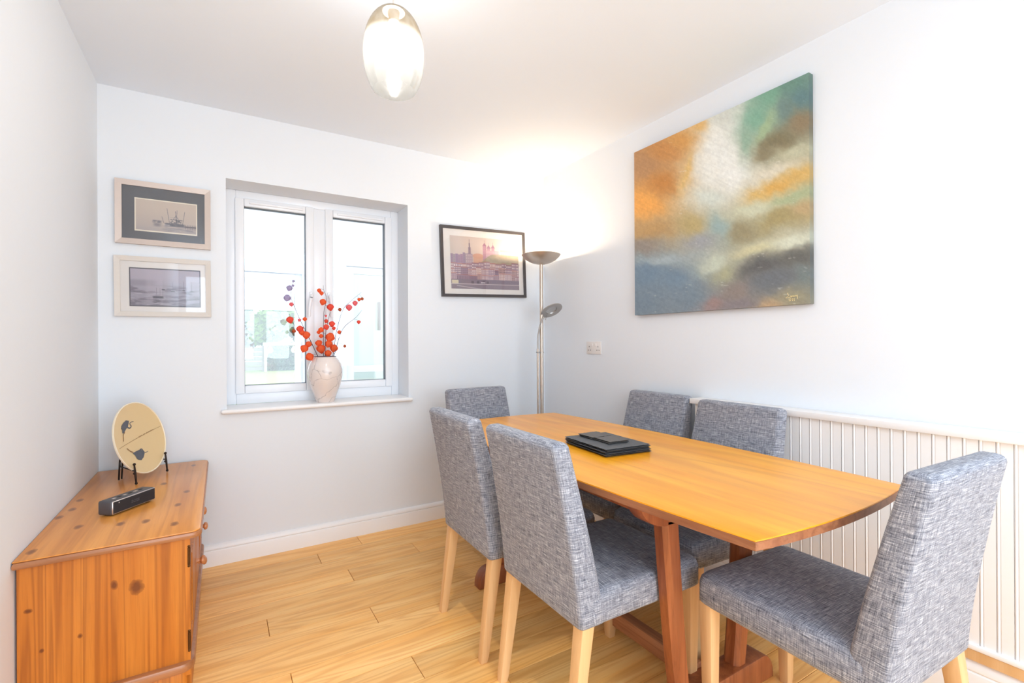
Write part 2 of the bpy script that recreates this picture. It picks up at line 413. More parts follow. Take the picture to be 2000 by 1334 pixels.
def paper_lantern(name, col):
    t = N(name); tc = t.n('TexCoord'); nz = t.n('TexNoise', ins={'Vector': tc.outputs['Object'], 'Scale': 60.0, 'Detail': 3})
    c = t.mix(nz.outputs[0], col, tuple(min(1, x*1.35) for x in col[:3])+(1,))
    d = t.n('BsdfDiffuse', ins={0: c}); tl = t.n('BsdfTranslucent', ins={0: c})
    mx = t.n('MixShader', ins={0: 0.55, 1: d.outputs[0], 2: tl.outputs[0]}); t.t.links.new(mx.outputs[0], t.out.inputs[0]); return t.m
M['phys'] = [paper_lantern('lantern_orange', srgb(252, 124, 78)), paper_lantern('lantern_red', srgb(248, 110, 92)),
             paper_lantern('lantern_pink', srgb(248, 134, 138)), paper_lantern('lantern_lilac', srgb(190, 180, 206)), paper_lantern('lantern_brown', srgb(196, 112, 74))]

def shade_glass(name):
    t = N(name); tc = t.n('TexCoord')
    mp = t.n('Mapping', ins={'Vector': tc.outputs['Object'], 'Scale': (60, 60, 22)})
    nz = t.n('TexNoise', ins={'Vector': mp.outputs[0], 'Scale': 1.0, 'Detail': 5})
    sx = t.n('SeparateXYZ', ins={0: tc.outputs['Object']})
    up = t.ramp(t.math('MULTIPLY', t.math('ADD', sx.outputs[2], 0.0), 4.0), [(0.66, (0, 0, 0)), (0.76, (1, 1, 1))])
    col = t.mix(t.math('MULTIPLY', up, t.ramp(nz.outputs[0], [(0.35, (0.75, 0.75, 0.75)), (0.6, (1, 1, 1))])), (0.066, 0.065, 0.062, 1), (0.030, 0.0235, 0.015, 1))
    tl = t.n('BsdfTranslucent', ins={0: col}); tr = t.n('BsdfTransparent', ins={0: (1, 1, 1, 1)}); gl = t.n('BsdfGlossy', ins={'Roughness': 0.08})
    df = t.n('BsdfDiffuse', ins={0: col}); td = t.n('MixShader', ins={0: 0.30, 1: tl.outputs[0], 2: df.outputs[0]})
    a = t.n('MixShader', ins={0: t.math('SUBTRACT', 0.55, t.math('MULTIPLY', up, 0.20)), 1: td.outputs[0], 2: tr.outputs[0]})
    fr = t.n('LayerWeight', ins={'Blend': 0.3})
    b = t.n('MixShader', ins={0: t.math('MULTIPLY', fr.outputs['Fresnel'], 0.5), 1: a.outputs[0], 2: gl.outputs[0]})
    t.t.links.new(b.outputs[0], t.out.inputs[0]); return t.m
M['shade'] = shade_glass('crackled_glass')

# ------------------------------------------------------------------ the room
# floor: a base with each oak plank a piece of its own
floor = struct(box('floor', XL-0.2, XR+0.2, YF-0.1, YB+WT, -0.06, -0.006, M['under']))
PW = 0.1433
joints = {0: [0.471], 1: [0.98], 2: [0.578], 4: [0.17], 5: [0.58, 1.75], 7: [0.216, 1.42], 8: [0.625], 3: [-0.2, 1.25], 6: [1.2], 9: [0.05, 1.5]}
y = 2.93+PW; row = -1
bmcache = {}
while y > YF:
    y1, y0 = min(y, YB), y-PW
    js = joints.get(row)
    if js is None:
        s = random.uniform(-0.4, 0.5); js = [s]
        while js[-1] < XR: js.append(js[-1]+random.uniform(0.75, 1.3))
    xs = [XL]+[j for j in js if XL+0.1 < j < XR-0.1]+[XR]
    for a, b in zip(xs[:-1], xs[1:]):
        g = 0.0010
        bm = bmesh.new(); add_box(bm, -(b-a)/2+g, (b-a)/2-g, -(y1-y0)/2+g, (y1-y0)/2-g, -0.014, 0.0, bevel=0.0012, seg=1)
        o = bm_obj('plank', bm, M['oak_floor'], floor); o.location = ((a+b)/2, (y0+y1)/2, random.uniform(-0.0004, 0.0))
    y -= PW; row += 1

struct(boxes('ceiling', [(XL-0.2, XR+0.2, -0.95, YB+WT, ZC, ZC+0.1), (XL-0.2, XR+0.2, YF-0.1, -2.15, ZC, ZC+0.1), (XL-0.2, -0.20, -2.15, -0.95, ZC, ZC+0.1), (1.40, XR+0.2, -2.15, -0.95, ZC, ZC+0.1)], M['ceil']))
rl = sempty('added_rooflight')  # unseen rooflight behind the camera, added as opening for the top light
boxes('added_rooflight_frame', [(-0.23, -0.17, -2.18, -0.92, ZC+0.1, ZC+0.16), (1.37, 1.43, -2.18, -0.92, ZC+0.1, ZC+0.16), (-0.17, 1.37, -2.18, -2.12, ZC+0.1, ZC+0.16), (-0.17, 1.37, -0.98, -0.92, ZC+0.1, ZC+0.16)], M['upvc'], rl)
box('pane', -0.18, 1.38, -2.13, -0.97, ZC+0.12, ZC+0.126, M['glass'], rl)
struct(box('wall_left', XL-0.15, XL, YF-0.1, YB+WT, 0, ZC, M['wall']))
struct(box('wall_right', XR, XR+0.15, YF-0.1, YB+WT, 0, ZC, M['wall']))
struct(boxes('wall_back', [(XL, WX0, YB, YB+WT, 0, ZC), (WX1, XR, YB, YB+WT, 0, ZC), (WX0, WX1, YB, YB+WT, 0, WZ0-0.02), (WX0, WX1, YB, YB+WT, WZ1, ZC)], M['wall']))
# wall behind the camera with wide patio doors
struct(boxes('wall_front', [(XL, -0.45, YF-0.12, YF, 0, ZC), (1.95, XR, YF-0.12, YF, 0, ZC), (-0.45, 1.95, YF-0.12, YF, 2.2, ZC)], M['wall']))
pd = sempty('door_1'); pd['label'] = 'white framed glazed patio doors'
for i, (a, b) in enumerate(((-0.45, 0.75), (0.75, 1.95))):
    boxes('door_frame', [(a, a+0.07, YF-0.1, YF-0.03, 0, 2.2), (b-0.07, b, YF-0.1, YF-0.03, 0, 2.2), (a+0.07, b-0.07, YF-0.1, YF-0.03, 0, 0.09), (a+0.07, b-0.07, YF-0.1, YF-0.03, 2.12, 2.2)], M['upvc'], pd, 0.004)

def skirting(name, along, a, b, wall, sgn):
    """moulded skirting profile swept along an axis; sgn: direction out of the wall"""
    prof = [(0.0, 0.0), (0.018, 0.0), (0.018, 0.078), (0.0165, 0.083), (0.012, 0.086), (0.0165, 0.090), (0.0165, 0.097), (0.012, 0.106), (0.006, 0.112), (0.0, 0.114)]
    vs, fs = [], []
    for e in (a, b):
        for d, z in prof: vs.append((e, wall+sgn*d, z) if along == 'x' else (wall+sgn*d, e, z))
    n = len(prof)
    for i in range(n): j = (i+1) % n; fs.append((i, j, n+j, n+i))
    fs += [tuple(range(n))[::-1], tuple(range(n, 2*n))]
    bm = bmesh.new(); bv = [bm.verts.new(v) for v in vs]
    for f in fs: bm.faces.new([bv[i] for i in f])
    return struct(bm_obj(name, bm, M['gloss'], None, 35))
skirting('baseboard_back', 'x', XL, XR, YB, -1)
skirting('baseboard_left', 'y', YF, 1.8, XL, 1)
skirting('baseboard_right', 'y', 1.74, YB, XR, -1)

# ------------------------------------------------------------------ window with two sashes
win = sempty('window_1')
FY0, FY1 = 3.285, 3.345
def ring(x0, x1, z0, z1, t, y0, y1):
    return [(x0, x0+t, y0, y1, z0, z1), (x1-t, x1, y0, y1, z0, z1), (x0+t, x1-t, y0, y1, z0, z0+t), (x0+t, x1-t, y0, y1, z1-t, z1)]
boxes('window_frame', [(WX0, WX0+0.052, FY0, FY1, WZ0, WZ1), (WX1-0.052, WX1, FY0, FY1, WZ0, WZ1), (WX0+0.052, WX1-0.052, FY0, FY1, WZ0, WZ0+0.070), (WX0+0.052, WX1-0.052, FY0, FY1, WZ1-0.052, WZ1), (0.512, 0.587, FY0, FY1, WZ0+0.070, WZ1-0.052)], M['upvc'], win, 0.004)
for k, (a, b) in enumerate(((0.078, 0.515), (0.584, 1.022))):
    z0, z1 = 0.908, 2.076; t = 0.048
    s = boxes('sash', ring(a, b, z0, z1, t, FY0-0.018, FY1-0.01), M['upvc'], win, 0.007)
    boxes('gasket', ring(a+t-0.001, b-t+0.001, z0+t-0.001, z1-t+0.001, 0.0022, FY0-0.006, FY1-0.02), M['rubber'], s)
    box('pane', a+t-0.004, b-t+0.004, 3.305, 3.311, z0+t-0.004, z1-t+0.004, M['glass'], s)
    boxes('trickle_vent', [(a+0.075, b-0.065, FY0-0.028, FY0-0.016, z1-0.033, z1-0.018), (a+0.075, (a+b)/2+0.01, FY0-0.031, FY0-0.026, z1-0.030, z1-0.021)], M['upvc'], s, 0.002)
    hx = b-0.018 if k == 0 else a+0.020
    bm = bmesh.new(); add_box(bm, hx-0.011, hx+0.011, FY0-0.030, FY0-0.017, 1.475, 1.535, 0.004)
    tube_into(bm, smooth_path([(hx, FY0-0.026, 1.505), (hx, FY0-0.055, 1.507), (hx-0.008 if k == 0 else hx+0.004, FY0-0.062, 1.49), (hx-0.016 if k == 0 else hx+0.010, FY0-0.060, 1.43), (hx-0.018 if k == 0 else hx+0.012, FY0-0.058, 1.375)], 4), [0.011]*4+[0.010]*8+[0.009]*5, 10)
    bm_obj('handle', bm, M['upvc'], s, 50)
sb = bmesh.new(); add_box(sb, WX0, WX1, YB-0.002, FY0, WZ0-0.024, WZ0); bm_obj('sill_board', sb, M['gloss'], win)
box('window_sill', 0.004, 1.090, YB-0.036, YB+0.002, WZ0-0.024, WZ0, M['gloss'], win, 0.010, 3)

# ------------------------------------------------------------------ sun room and garden beyond the window
SY = 5.9
struct(box('floor_sunroom', -2.2, 4.2, YB+WT, SY+0.15, -0.06, 0.0, M['tile']))
struct(boxes('wall_sunroom', [(-2.2, -0.9, SY, SY+0.12, 0, 2.75), (0.80, 1.25, SY, SY+0.12, 0, 2.75), (1.98, 4.2, SY, SY+0.12, 0, 2.75), (-0.9, 0.80, SY, SY+0.12, 1.99, 2.75), (1.25, 1.98, SY, SY+0.12, 2.18, 2.75)], M['ceil']))
struct(box('wall_sunroom_left', -2.3, -2.2, YB+WT, SY+0.12, 0, 2.75, M['ceil']))
struct(box('wall_sunroom_right', 4.2, 4.3, YB+WT, SY+0.12, 0, 2.75, M['ceil']))
struct(box('wall_sunroom_house', -2.2, 4.2, YB+WT-0.01, YB+WT+0.01, ZC+0.1, 2.9, M['ceil']))
rf = sempty('roof_sunroom')
for k in range(8): box('rafter', -2.2+k*0.9, -2.14+k*0.9, YB+WT, SY+0.12, 2.75, 2.85, M['upvc'], rf)
trm = struct(box('trim_1', -0.96, 0.86, SY-0.02, SY, 1.99, 2.045, M['gloss']))
w2 = sempty('window_2')
boxes('window_frame', ring(-0.9, 0.80, 0.0, 1.99, 0.07, SY+0.02, SY+0.09)+[(-0.09, -0.03, SY+0.02, SY+0.09, 0.07, 1.92)], M['upvc'], w2, 0.004)
box('pane', -0.83, -0.09, SY+0.05, SY+0.056, 0.07, 1.92, M['glass'], w2)
box('pane', -0.03, 0.73, SY+0.05, SY+0.056, 0.07, 1.92, M['glass'], w2)
bl = thing('roller_blind', 'white roller blind half lowered over the sun room window', 'blind', (0.35, SY-0.02, 1.57))
box('cassette', -0.37, 0.37, -0.05, 0.02, 0.34, 0.40, M['blind'], bl, 0.008)
box('cloth', -0.36, 0.36, -0.012, -0.009, 0.03, 0.35, M['blind'], bl)
box('hem_bar', -0.365, 0.365, -0.02, -0.001, 0.0, 0.045, M['upvc'], bl, 0.006)
d2 = sempty('door_2')
boxes('door_frame', [(1.25, 1.29, SY, SY+0.1, 0, 2.18), (1.94, 1.98, SY, SY+0.1, 0, 2.18), (1.29, 1.94, SY, SY+0.1, 2.13, 2.18)], M['upvc'], d2, 0.004)
dl = boxes('door_leaf', ring(1.295, 1.935, 0.02, 2.125, 0.085, SY+0.03, SY+0.08)+[(1.375, 1.855, SY+0.03, SY+0.08, 0.85, 0.93)], M['upvc'], d2, 0.004)
box('pane', 1.37, 1.86, SY+0.05, SY+0.056, 0.10, 2.05, M['glass'], dl)
hd = bmesh.new(); add_box(hd, 1.66, 1.695, SY-0.02, SY+0.03, 1.36, 1.71, 0.008); bm_obj('door_handle', hd, M['satin'], dl, 40)
struct(box('wall_garden', 1.15, 4.5, 7.6, 7.75, 0, 2.6, M['ceil']))
struct(box('lawn', -14, 18, SY+0.12, 30, 0.0, 0.05, M['lawn']))

def foliage(name, blobs, n, size, mats, parent, seed):
    rg = np.random.default_rng(seed); vs, fs = [], []
    for cx, cy, cz, r in blobs:
        k = int(n*(r**2)/sum(b[3]**2 for b in blobs))
        d = rg.normal(size=(k, 3)); d /= np.linalg.norm(d, axis=1)[:, None]
        p = d*r*(rg.random((k, 1))**0.35)*np.array([1, 1, 0.85])+np.array([cx, cy, cz])
        a = rg.normal(size=(k, 3)); a /= np.linalg.norm(a, axis=1)[:, None]
        b = np.cross(a, rg.normal(size=(k, 3))); b /= np.linalg.norm(b, axis=1)[:, None]
        s = size*(0.6+0.8*rg.random((k, 1)))
        q = np.stack([p-a*s, p+b*s*0.55, p+a*s, p-b*s*0.55], 1).reshape(-1, 3)
        i0 = len(vs); vs += q.tolist(); fs += [(i0+4*j, i0+4*j+1, i0+4*j+2, i0+4*j+3) for j in range(k)]
    return mesh_obj(name, vs, fs, mats, parent)
def tree(name, label, loc, blobs, n, mat, seed):
    t = thing(name, label, 'tree', loc, group='garden trees seen through the window')
    tube('trunk', [(0, 0, 0), (0.05, 0, 0.8), (0, 0.05, 1.9)], [0.16, 0.13, 0.08], M['bark'], t)
    foliage('crown', blobs, n, 0.16, mat, t, seed)
tree('garden_tree', 'dark green bushy tree behind the grey garden fence', (0.2, 25.9, 0.05), [(0, 0, 2.2, 1.3), (0.9, 0.2, 1.7, 0.9), (-1.0, 0, 1.8, 1.0), (0.2, 0, 3.0, 0.9)], 4200, M['leaf_dark'], 1)
tree('garden_tree', 'yellow-green tree in the middle of the garden view', (1.9, 23.7, 0.05), [(0, 0, 1.9, 0.85), (-0.35, -0.1, 1.5, 0.5), (0.4, 0, 2.4, 0.6)], 3200, M['leaf_light'], 2)
tree('garden_tree', 'dark green tree right of the yellow-green one', (3.9, 26.2, 0.05), [(0, 0, 2.1, 1.2), (0.9, 0, 1.8, 1.0), (-0.5, 0, 2.9, 0.8)], 3800, M['leaf_dark'], 3)
hg = foliage('clipped_hedge', [(1.98+0.36*i, 22.4, 0.05+0.45*j, 0.34) for i in range(5) for j in range(3)], 5200, 0.07, M['leaf_dark'], None, 4)
tag(hg, 'low clipped green hedge under the white garden beam', 'hedge')
fe = thing('garden_fence', 'grey board fence at the end of the lawn', 'fence', (0.3, 22.0, 0.05))
for k in range(5): box('board', -1.6, 1.2, -0.02, 0.02, 0.05+k*0.19, 0.22+k*0.19, M['fence'], fe, 0.004, 1)
for x in (-1.6, -0.2, 1.15): box('post', x, x+0.09, 0.02, 0.11, 0, 1.05, M['fence'], fe)
ga = thing('garden_arch', 'white timber beam on posts over the clipped hedge', 'pergola', (2.15, 21.8, 0.05))
for x in (-0.62, 0.95): box('post', x, x+0.09, -0.05, 0.05, 0, 1.12, M['upvc'], ga)
box('beam', -0.66, 1.1, -0.06, 0.06, 1.06, 1.18, M['upvc'], ga)
for i, x in enumerate((1.74, 2.62)):
    lt = lathe('hanging_ornament', [(0.0, 0.30), (0.03, 0.28), (0.10, 0.16), (0.11, 0.08), (0.06, 0.0), (0.0, 0.0)], M['plastic'], None, 10, loc=(0, 0, 0))
    lt.location = (x, 21.72, 0.80)
    tag(lt, ('white ornament hanging under the beam beside its left post', 'white ornament hanging further right under the garden beam')[i], 'ornament', 'ornaments hanging from the garden beam')

# ------------------------------------------------------------------ beadboard boxing with shelf along the right wall
cv = thing('beadboard_boxing', 'low white tongue-and-groove boxing with shelf top along right wall', 'wall panelling', (XR, 0.0, 0.0))
CY0, CY1 = -0.9, 1.645
box('shelf_top', -0.099, -0.001, CY0, CY1, 0.886, 0.912, M['gloss'], cv, 0.003, 2)
box('back_panel', -0.072, -0.002, CY0, CY1-0.02, 0.02, 0.886, M['gloss'], cv)
pb = 0.0402; prof = [(0.0, 0.0), (0.012, 0.0), (0.012, 0.0285), (0.0105, 0.0300), (0.0105, 0.0312), (0.0120, 0.0330), (0.0131, 0.0355), (0.0120, 0.0380), (0.0095, 0.0396), (0.0, 0.0396)]
vs, fs = [], []; n = len(prof)
for z in (0.215, 0.886):
    for d, yy in prof: vs.append((-0.07-d, yy, z))
for i in range(n): j = (i+1) % n; fs.append((i, n+i, n+j, j))
fs += [tuple(range(n)), tuple(range(n, 2*n))[::-1]]
bm = bmesh.new(); bv = [bm.verts.new(v) for v in vs]
for f in fs: bm.faces.new([bv[i] for i in f])
first = bm_obj('board', bm, M['gloss'], cv, 30); first.location = (0, CY1-0.02-pb, 0)
k = 2
while CY1-0.02-k*pb > CY0:
    o = first.copy(); COL.objects.link(o); o.parent = cv; o.location = (0, CY1-0.02-k*pb, 0); k += 1
box('bottom_bead', -0.096, -0.07, CY0, CY1-0.02, 0.200, 0.218, M['gloss'], cv, 0.006, 2)
box('oak_batten', -0.092, -0.07, CY0, CY1-0.02, 0.166, 0.200, M['beech'], cv)
sk = skirting('plinth_skirting', 'y', CY0, CY1-0.02, -0.072, -1); sk.parent = cv; del sk['kind']
for v in sk.data.vertices: v.co.z *= 0.166/0.114

# ------------------------------------------------------------------ dining chairs
CW = dict(h=0.922, wt=0.419, wb=0.451, zc=0.384, yt=-0.082, tt=0.062, sd=0.520, zs=0.480)
def make_chair():
    t = thing('dining_chair', '-', 'chair')
    rings = []; nz = 16; zc, h = CW['zc'], CW['h']
    for i in range(nz):
        s = i/(nz-1); z = zc+s*(h-0.020-zc); a = (CW['wb']+(CW['wt']-CW['wb'])*s)/2
        yr = CW['yt']*(s**1.5)-0.004*math.sin(PI*s); th = 0.095+(CW['tt']-0.095)*s
        rings.append([(x, yy, z) for x, yy in rrect(a, yr, yr+th, 0.016)])
    a = CW['wt']/2; yr = CW['yt']
    for j in range(1, 5):
        an = PI/2*j/4; ins = 0.018*(1-math.cos(an)); z = h-0.020+0.018*math.sin(an)
        rings.append([(x, yy, z+0.010*(1-(x/a)**2)*j/4) for x, yy in rrect(a-ins, yr+ins, yr+CW['tt']-ins, max(0.016-ins*0.6, 0.004))])
    # soften the underside
    b0 = [(x*0.985, y_*0.96+0.002, zc) for x, y_, z in rings[0]]
    rings = [b0]+[[(x, y_, z+0.006) for x, y_, z in rings[0]]]+rings[1:]
    loft('backrest', rings, M['fabric'], t)
    rings = []; a = CW['wb']/2; y0, y1 = 0.03, CW['sd']
    for ins, z in ((0.006, zc), (0.0, zc+0.008), (0.0, zc+0.035), (0.0, CW['zs']-0.03), (0.004, CW['zs']-0.015), (0.013, CW['zs']-0.004), (0.03, CW['zs'])):
        rings.append([(x, yy, z) for x, yy in rrect(a-ins, y0+ins*0.3, y1-ins, 0.028, 4)])
    for fct in (0.75, 0.45, 0.15):
        rings.append([(x*fct, (yy-(y0+y1)/2)*fct+(y0+y1)/2, CW['zs']+0.010*(1-fct)) for x, yy in rrect(a-0.03, y0+0.01, y1-0.03, 0.028, 4)])
    loft('seat', rings, M['fabric'], t)
    def leg(x, y0_, y1_, x1, w0, w1):
        rr = []
        for s in (0, 0.05, 0.5, 1.0):
            w = (w1+(w0-w1)*s)/2*(0.9 if s == 0 else 1); xx = x1+(x-x1)*s; yy = y1_+(y0_-y1_)*s
            rr.append([(xx+p, yy+q, s*(zc+0.006)) for p, q in rrect(w, -w, w, 0.005, 2)])
        o = loft('leg', rr, M['beech'], t, 35); return o
    for sx in (-1, 1):
        leg(sx*0.196, 0.034, -0.020, sx*0.198, 0.046, 0.032)
        leg(sx*0.198, CW['sd']-0.030, CW['sd']-0.032, sx*0.198, 0.046, 0.034)
    return t
def copy_tree(o, parent=None):
    c = o.copy(); COL.objects.link(c); c.parent = parent
    for ch in list(o.children): copy_tree(ch, c)
    return c
K = 1.21/1.164
chairs = [(0.836, 1.739, -1.1, 'grey woven dining chair on left side of table, further one beside back wall'),
          (0.841, 1.236, -0.7, 'grey woven dining chair on left side of table, nearer one with back to camera'),
          (1.433, 0.451, 87.5, 'large grey woven dining chair at near end of table, front right of the picture'),
          (1.968, 1.790, 178.9, 'grey woven dining chair against right wall, further one near the socket'),
          (1.902, 1.282, 178.2, 'grey woven dining chair against right wall, nearer one before the beadboard'),
          (1.329, 2.547, -86.2, 'grey woven dining chair at far end of table, in front of floor lamp')]
proto = make_chair(); allc = [proto]+[copy_tree(proto) for _ in chairs[1:]]
for o, (x, y, a, lab) in zip(allc, chairs):
    o.location = (x*K, y*K, 0); o.rotation_euler = (0, 0, math.radians(a-90)); tag(o, lab, 'chair', 'grey dining chairs around the table')

# ------------------------------------------------------------------ dining table
TX, TY, TZ = 1.387, 1.515, 0.769
tb = thing('dining_table', 'long orange oak trestle table with gently bowed sides', 'table', (TX, TY, 0))
def outline(hw_mid, hw_end, hl_mid, hl_end, n=14):
    p = []
    for i in range(n+1):
        s = -1+2*i/n; p.append((hw_mid-(hw_mid-hw_end)*s*s, s*hl_end))
    for i in range(1, n):
        s = 1-2*i/n; p.append((s*hw_end, hl_mid-(hl_mid-hl_end)*s*s))
    for i in range(n+1):
        s = 1-2*i/n; p.append((-(hw_mid-(hw_mid-hw_end)*s*s), s*hl_end))
    for i in range(1, n):
        s = -1+2*i/n; p.append((s*hw_end, -(hl_mid-(hl_mid-hl_end)*s*s)))
    return p
def slab(name, pts, z0, z1, mat, parent, bevel=0.0):
    bm = bmesh.new(); f = bm.faces.new([bm.verts.new((x, y, z0)) for x, y in pts])
    r = bmesh.ops.extrude_face_region(bm, geom=[f]); 
    for v in r['geom']:
        if isinstance(v, bmesh.types.BMVert): v.co.z = z1
    if bevel:
        es = [e for e in bm.edges if abs(e.verts[0].co.z-e.verts[1].co.z) < 1e-6]
        bmesh.ops.bevel(bm, geom=es, offset=bevel, segments=2, affect='EDGES', profile=0.5)
    return bm_obj(name, bm, mat, parent, 35)
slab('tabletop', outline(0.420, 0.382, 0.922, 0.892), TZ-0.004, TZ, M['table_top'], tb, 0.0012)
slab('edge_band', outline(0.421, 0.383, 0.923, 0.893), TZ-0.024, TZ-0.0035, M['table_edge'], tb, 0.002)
def prism_xz(name, pts, y0, y1, mat, parent, bevel=0.004):
    bm = bmesh.new(); f = bm.faces.new([bm.verts.new((x, y0, z)) for x, z in pts]); r = bmesh.ops.extrude_face_region(bm, geom=[f])
    for v in r['geom']:
        if isinstance(v, bmesh.types.BMVert): v.co.y = y1
    if bevel:
        es = [e for e in bm.edges if abs(e.verts[0].co.y-e.verts[1].co.y) < 1e-6]
        bmesh.ops.bevel(bm, geom=es, offset=bevel, segments=2, affect='EDGES', profile=0.5)
    return bm_obj(name, bm, mat, parent, 35)
zb = TZ-0.024
for ys in (-1, 1):
    yc = -0.486 if ys < 0 else 0.592; wy = 0.030 if ys < 0 else 0.020; fy = 0.042 if ys < 0 else 0.030
    cb = []
    for i in range(9): s = i/8; cb.append((-0.345+0.130*(1-math.cos(s*PI/2)), zb-0.100*math.sin(s*PI/2)))
    cb = cb+[(-x, z) for x, z in cb[::-1]]
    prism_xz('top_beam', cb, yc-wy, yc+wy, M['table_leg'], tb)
    for s in (-1, 1):
        rr = []
        for f in (0, 0.25, 0.5, 0.75, 1.0):
            z = 0.06+f*(zb-0.10+0.012-0.06); xx = s*(0.140+0.062*f**0.8); wx = 0.030+0.006*f
            rr.append([(xx+p, yc+q, z) for p, q in rrect(wx, -wy, wy, 0.014, 1)])
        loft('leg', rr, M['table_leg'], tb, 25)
    ft = []
    for i in range(7): a = PI/2*i/6; ft.append((-0.250-0.062*math.sin(a) if i else -0.250, 0.092-0.080*(1-math.cos(a))))
    ft = ft+[(-0.312, 0.0), (0.312, 0.0)]+[(-x, z) for x, z in ft[::-1]]
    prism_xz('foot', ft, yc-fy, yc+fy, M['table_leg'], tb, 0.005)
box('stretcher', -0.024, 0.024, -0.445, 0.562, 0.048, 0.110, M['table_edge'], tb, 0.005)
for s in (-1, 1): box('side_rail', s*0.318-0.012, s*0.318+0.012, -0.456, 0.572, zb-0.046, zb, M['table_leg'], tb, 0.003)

# slate placemats and coasters
def slate(name, hx, hy, th, loc, rz, label, grp, cat, mat, seed):
    rg = random.Random(seed); bm = bmesh.new(); lo, hi = [], []
    n = 14
    def side(p, q):
        return [(p[0]+(q[0]-p[0])*i/n, p[1]+(q[1]-p[1])*i/n) for i in range(n)]
    pts = side((-hx, -hy), (hx, -hy))+side((hx, -hy), (hx, hy))+side((hx, hy), (-hx, hy))+side((-hx, hy), (-hx, -hy))
    for x, y_ in pts:
        j = rg.uniform(-0.002, 0.001); L = math.hypot(x, y_); kx = 1+j/L; m = rg.uniform(-0.0015, 0.0015)/L
        lo.append(bm.verts.new((x*(kx-0.009/L), y_*(kx-0.009/L), 0.0))); hi.append(bm.verts.new((x*(kx+m), y_*(kx+m), th)))
    bm.faces.new(lo[::-1]); bm.faces.new(hi)
    for i in range(len(lo)): j = (i+1) % len(lo); bm.faces.new((lo[i], lo[j], hi[j], hi[i]))
    o = bm_obj(name, bm, mat); o.location = loc; o.rotation_euler = (0, 0, rz); return tag(o, label, cat, grp)
ords = ['bottom slate placemat of the stack, lying on the oak tabletop', 'second slate placemat from the bottom of the stack', 'third slate placemat from the bottom of the stack',
        'third slate placemat from the top of the stack', 'second slate placemat from the top of the stack', 'topmost slate placemat, with the coasters lying on it']
z = TZ
for i in range(6):
    slate('slate_placemat', 0.110, 0.145, 0.0040, (1.366+random.uniform(-.005, .005), 1.492+random.uniform(-.005, .005), z), math.radians(-5+random.uniform(-1.8, 1.8)), ords[i], 'stack of slate placemats', 'placemat', M['slate'], i); z += 0.0053
for j, (cx, cy, rz, nm) in enumerate(((1.372, 1.572, -4, 'further'), (1.372, 1.466, -6, 'nearer'))):
    zz = z-0.0010
    for i, ww in enumerate(('lower', 'upper')):
        slate('slate_coaster', 0.051, 0.051, 0.0052, (cx+random.uniform(-.002, .002), cy, zz), math.radians(rz+2*i), '%s square slate coaster of the pair %s the window' % (ww, 'nearer' if j == 0 else 'further from'), 'slate coasters on the placemats', 'coaster', M['slate_top'], 20+j*3+i); zz += 0.0057

# ------------------------------------------------------------------ pine sideboard
sd = thing('pine_sideboard', 'honey pine sideboard with turned knobs against left wall', 'sideboard', (XL, 1.915, 0))
# local: x out from the wall, y away from the camera
SD, SL, SH = 0.455, 1.135, 0.587
def rounded(x0, x1, y0, y1, r, k=6):
    p = [(x0, y0)]
    for i in range(k+1): a = -PI/2+PI/2*i/k; p.append((x1-r+r*math.cos(a), y0+r+r*math.sin(a)))
    for i in range(k+1): a = PI/2*i/k; p.append((x1-r+r*math.cos(a), y1-r+r*math.sin(a)))
    p.append((x0, y1)); return p
slab('worktop', rounded(0.002, SD, 0, SL, 0.030), SH-0.006, SH, M['pine_top'], sd, 0.004)
slab('top_moulding', rounded(0.002, SD+0.004, -0.004, SL+0.004, 0.032), SH-0.026, SH-0.004, M['pine_trim'], sd, 0.008)
box('side_panel', 0.006, SD-0.030, 0.022, 0.042, 0.10, SH-0.026, M['pine_side'], sd)
box('side_panel', 0.006, SD-0.030, SL-0.042, SL-0.022, 0.10, SH-0.026, M['pine_side'], sd)
box('carcass', 0.004, SD-0.052, 0.042, SL-0.042, 0.10, SH-0.026, M['pine_side'], sd)
slab('base_moulding', rounded(0.004, SD-0.018, 0.002, SL-0.002, 0.040), 0.118, 0.150, M['pine_trim'], sd, 0.010)
slab('plinth', rounded(0.004, SD-0.030, 0.014, SL-0.014, 0.036), 0.0, 0.118, M['pine_side'], sd, 0.002)
XF = SD-0.030
def knob(parent, y, z):
    return lathe('knob', [(0.0, 0.0), (0.011, 0.0), (0.010, 0.004), (0.0075, 0.010), (0.009, 0.014), (0.0165, 0.018), (0.0175, 0.023), (0.014, 0.029), (0.006, 0.032), (0.0, 0.0325)], M['pine_knob'], parent, 18, loc=(XF+0.004, y, z), M=Matrix.Rotation(PI/2, 3, 'Y'))
def door(y0, y1, ky, kz, hy):
    d = boxes('door', [(XF-0.022, XF, y0, y0+0.05, 0.155, 0.556), (XF-0.022, XF, y1-0.05, y1, 0.155, 0.556), (XF-0.022, XF, y0+0.05, y1-0.05, 0.155, 0.205), (XF-0.022, XF, y0+0.05, y1-0.05, 0.506, 0.556)], M['pine_side'], sd, 0.003)
    bm = bmesh.new(); add_box(bm, XF-0.018, XF-0.006, y0+0.048, y1-0.048, 0.203, 0.508); add_box(bm, XF-0.016, XF+0.002, y0+0.075, y1-0.075, 0.230, 0.481, 0.008, 1)
    bm_obj('door_panel', bm, M['pine_side'], d)
    knob(d, ky, kz)
    for z_ in (0.185, 0.468):
        bm = bmesh.new(); tube_into(bm, [(XF-0.004, hy, z_), (XF-0.004, hy, z_+0.058)], 0.0045, 10)
        for e in (-0.004, 0.062): bmesh.ops.create_uvsphere(bm, u_segments=8, v_segments=6, radius=0.0048, matrix=Matrix.Translation((XF-0.004, hy, z_+e)))
        bm_obj('hinge', bm, M['brass'], d, 50)
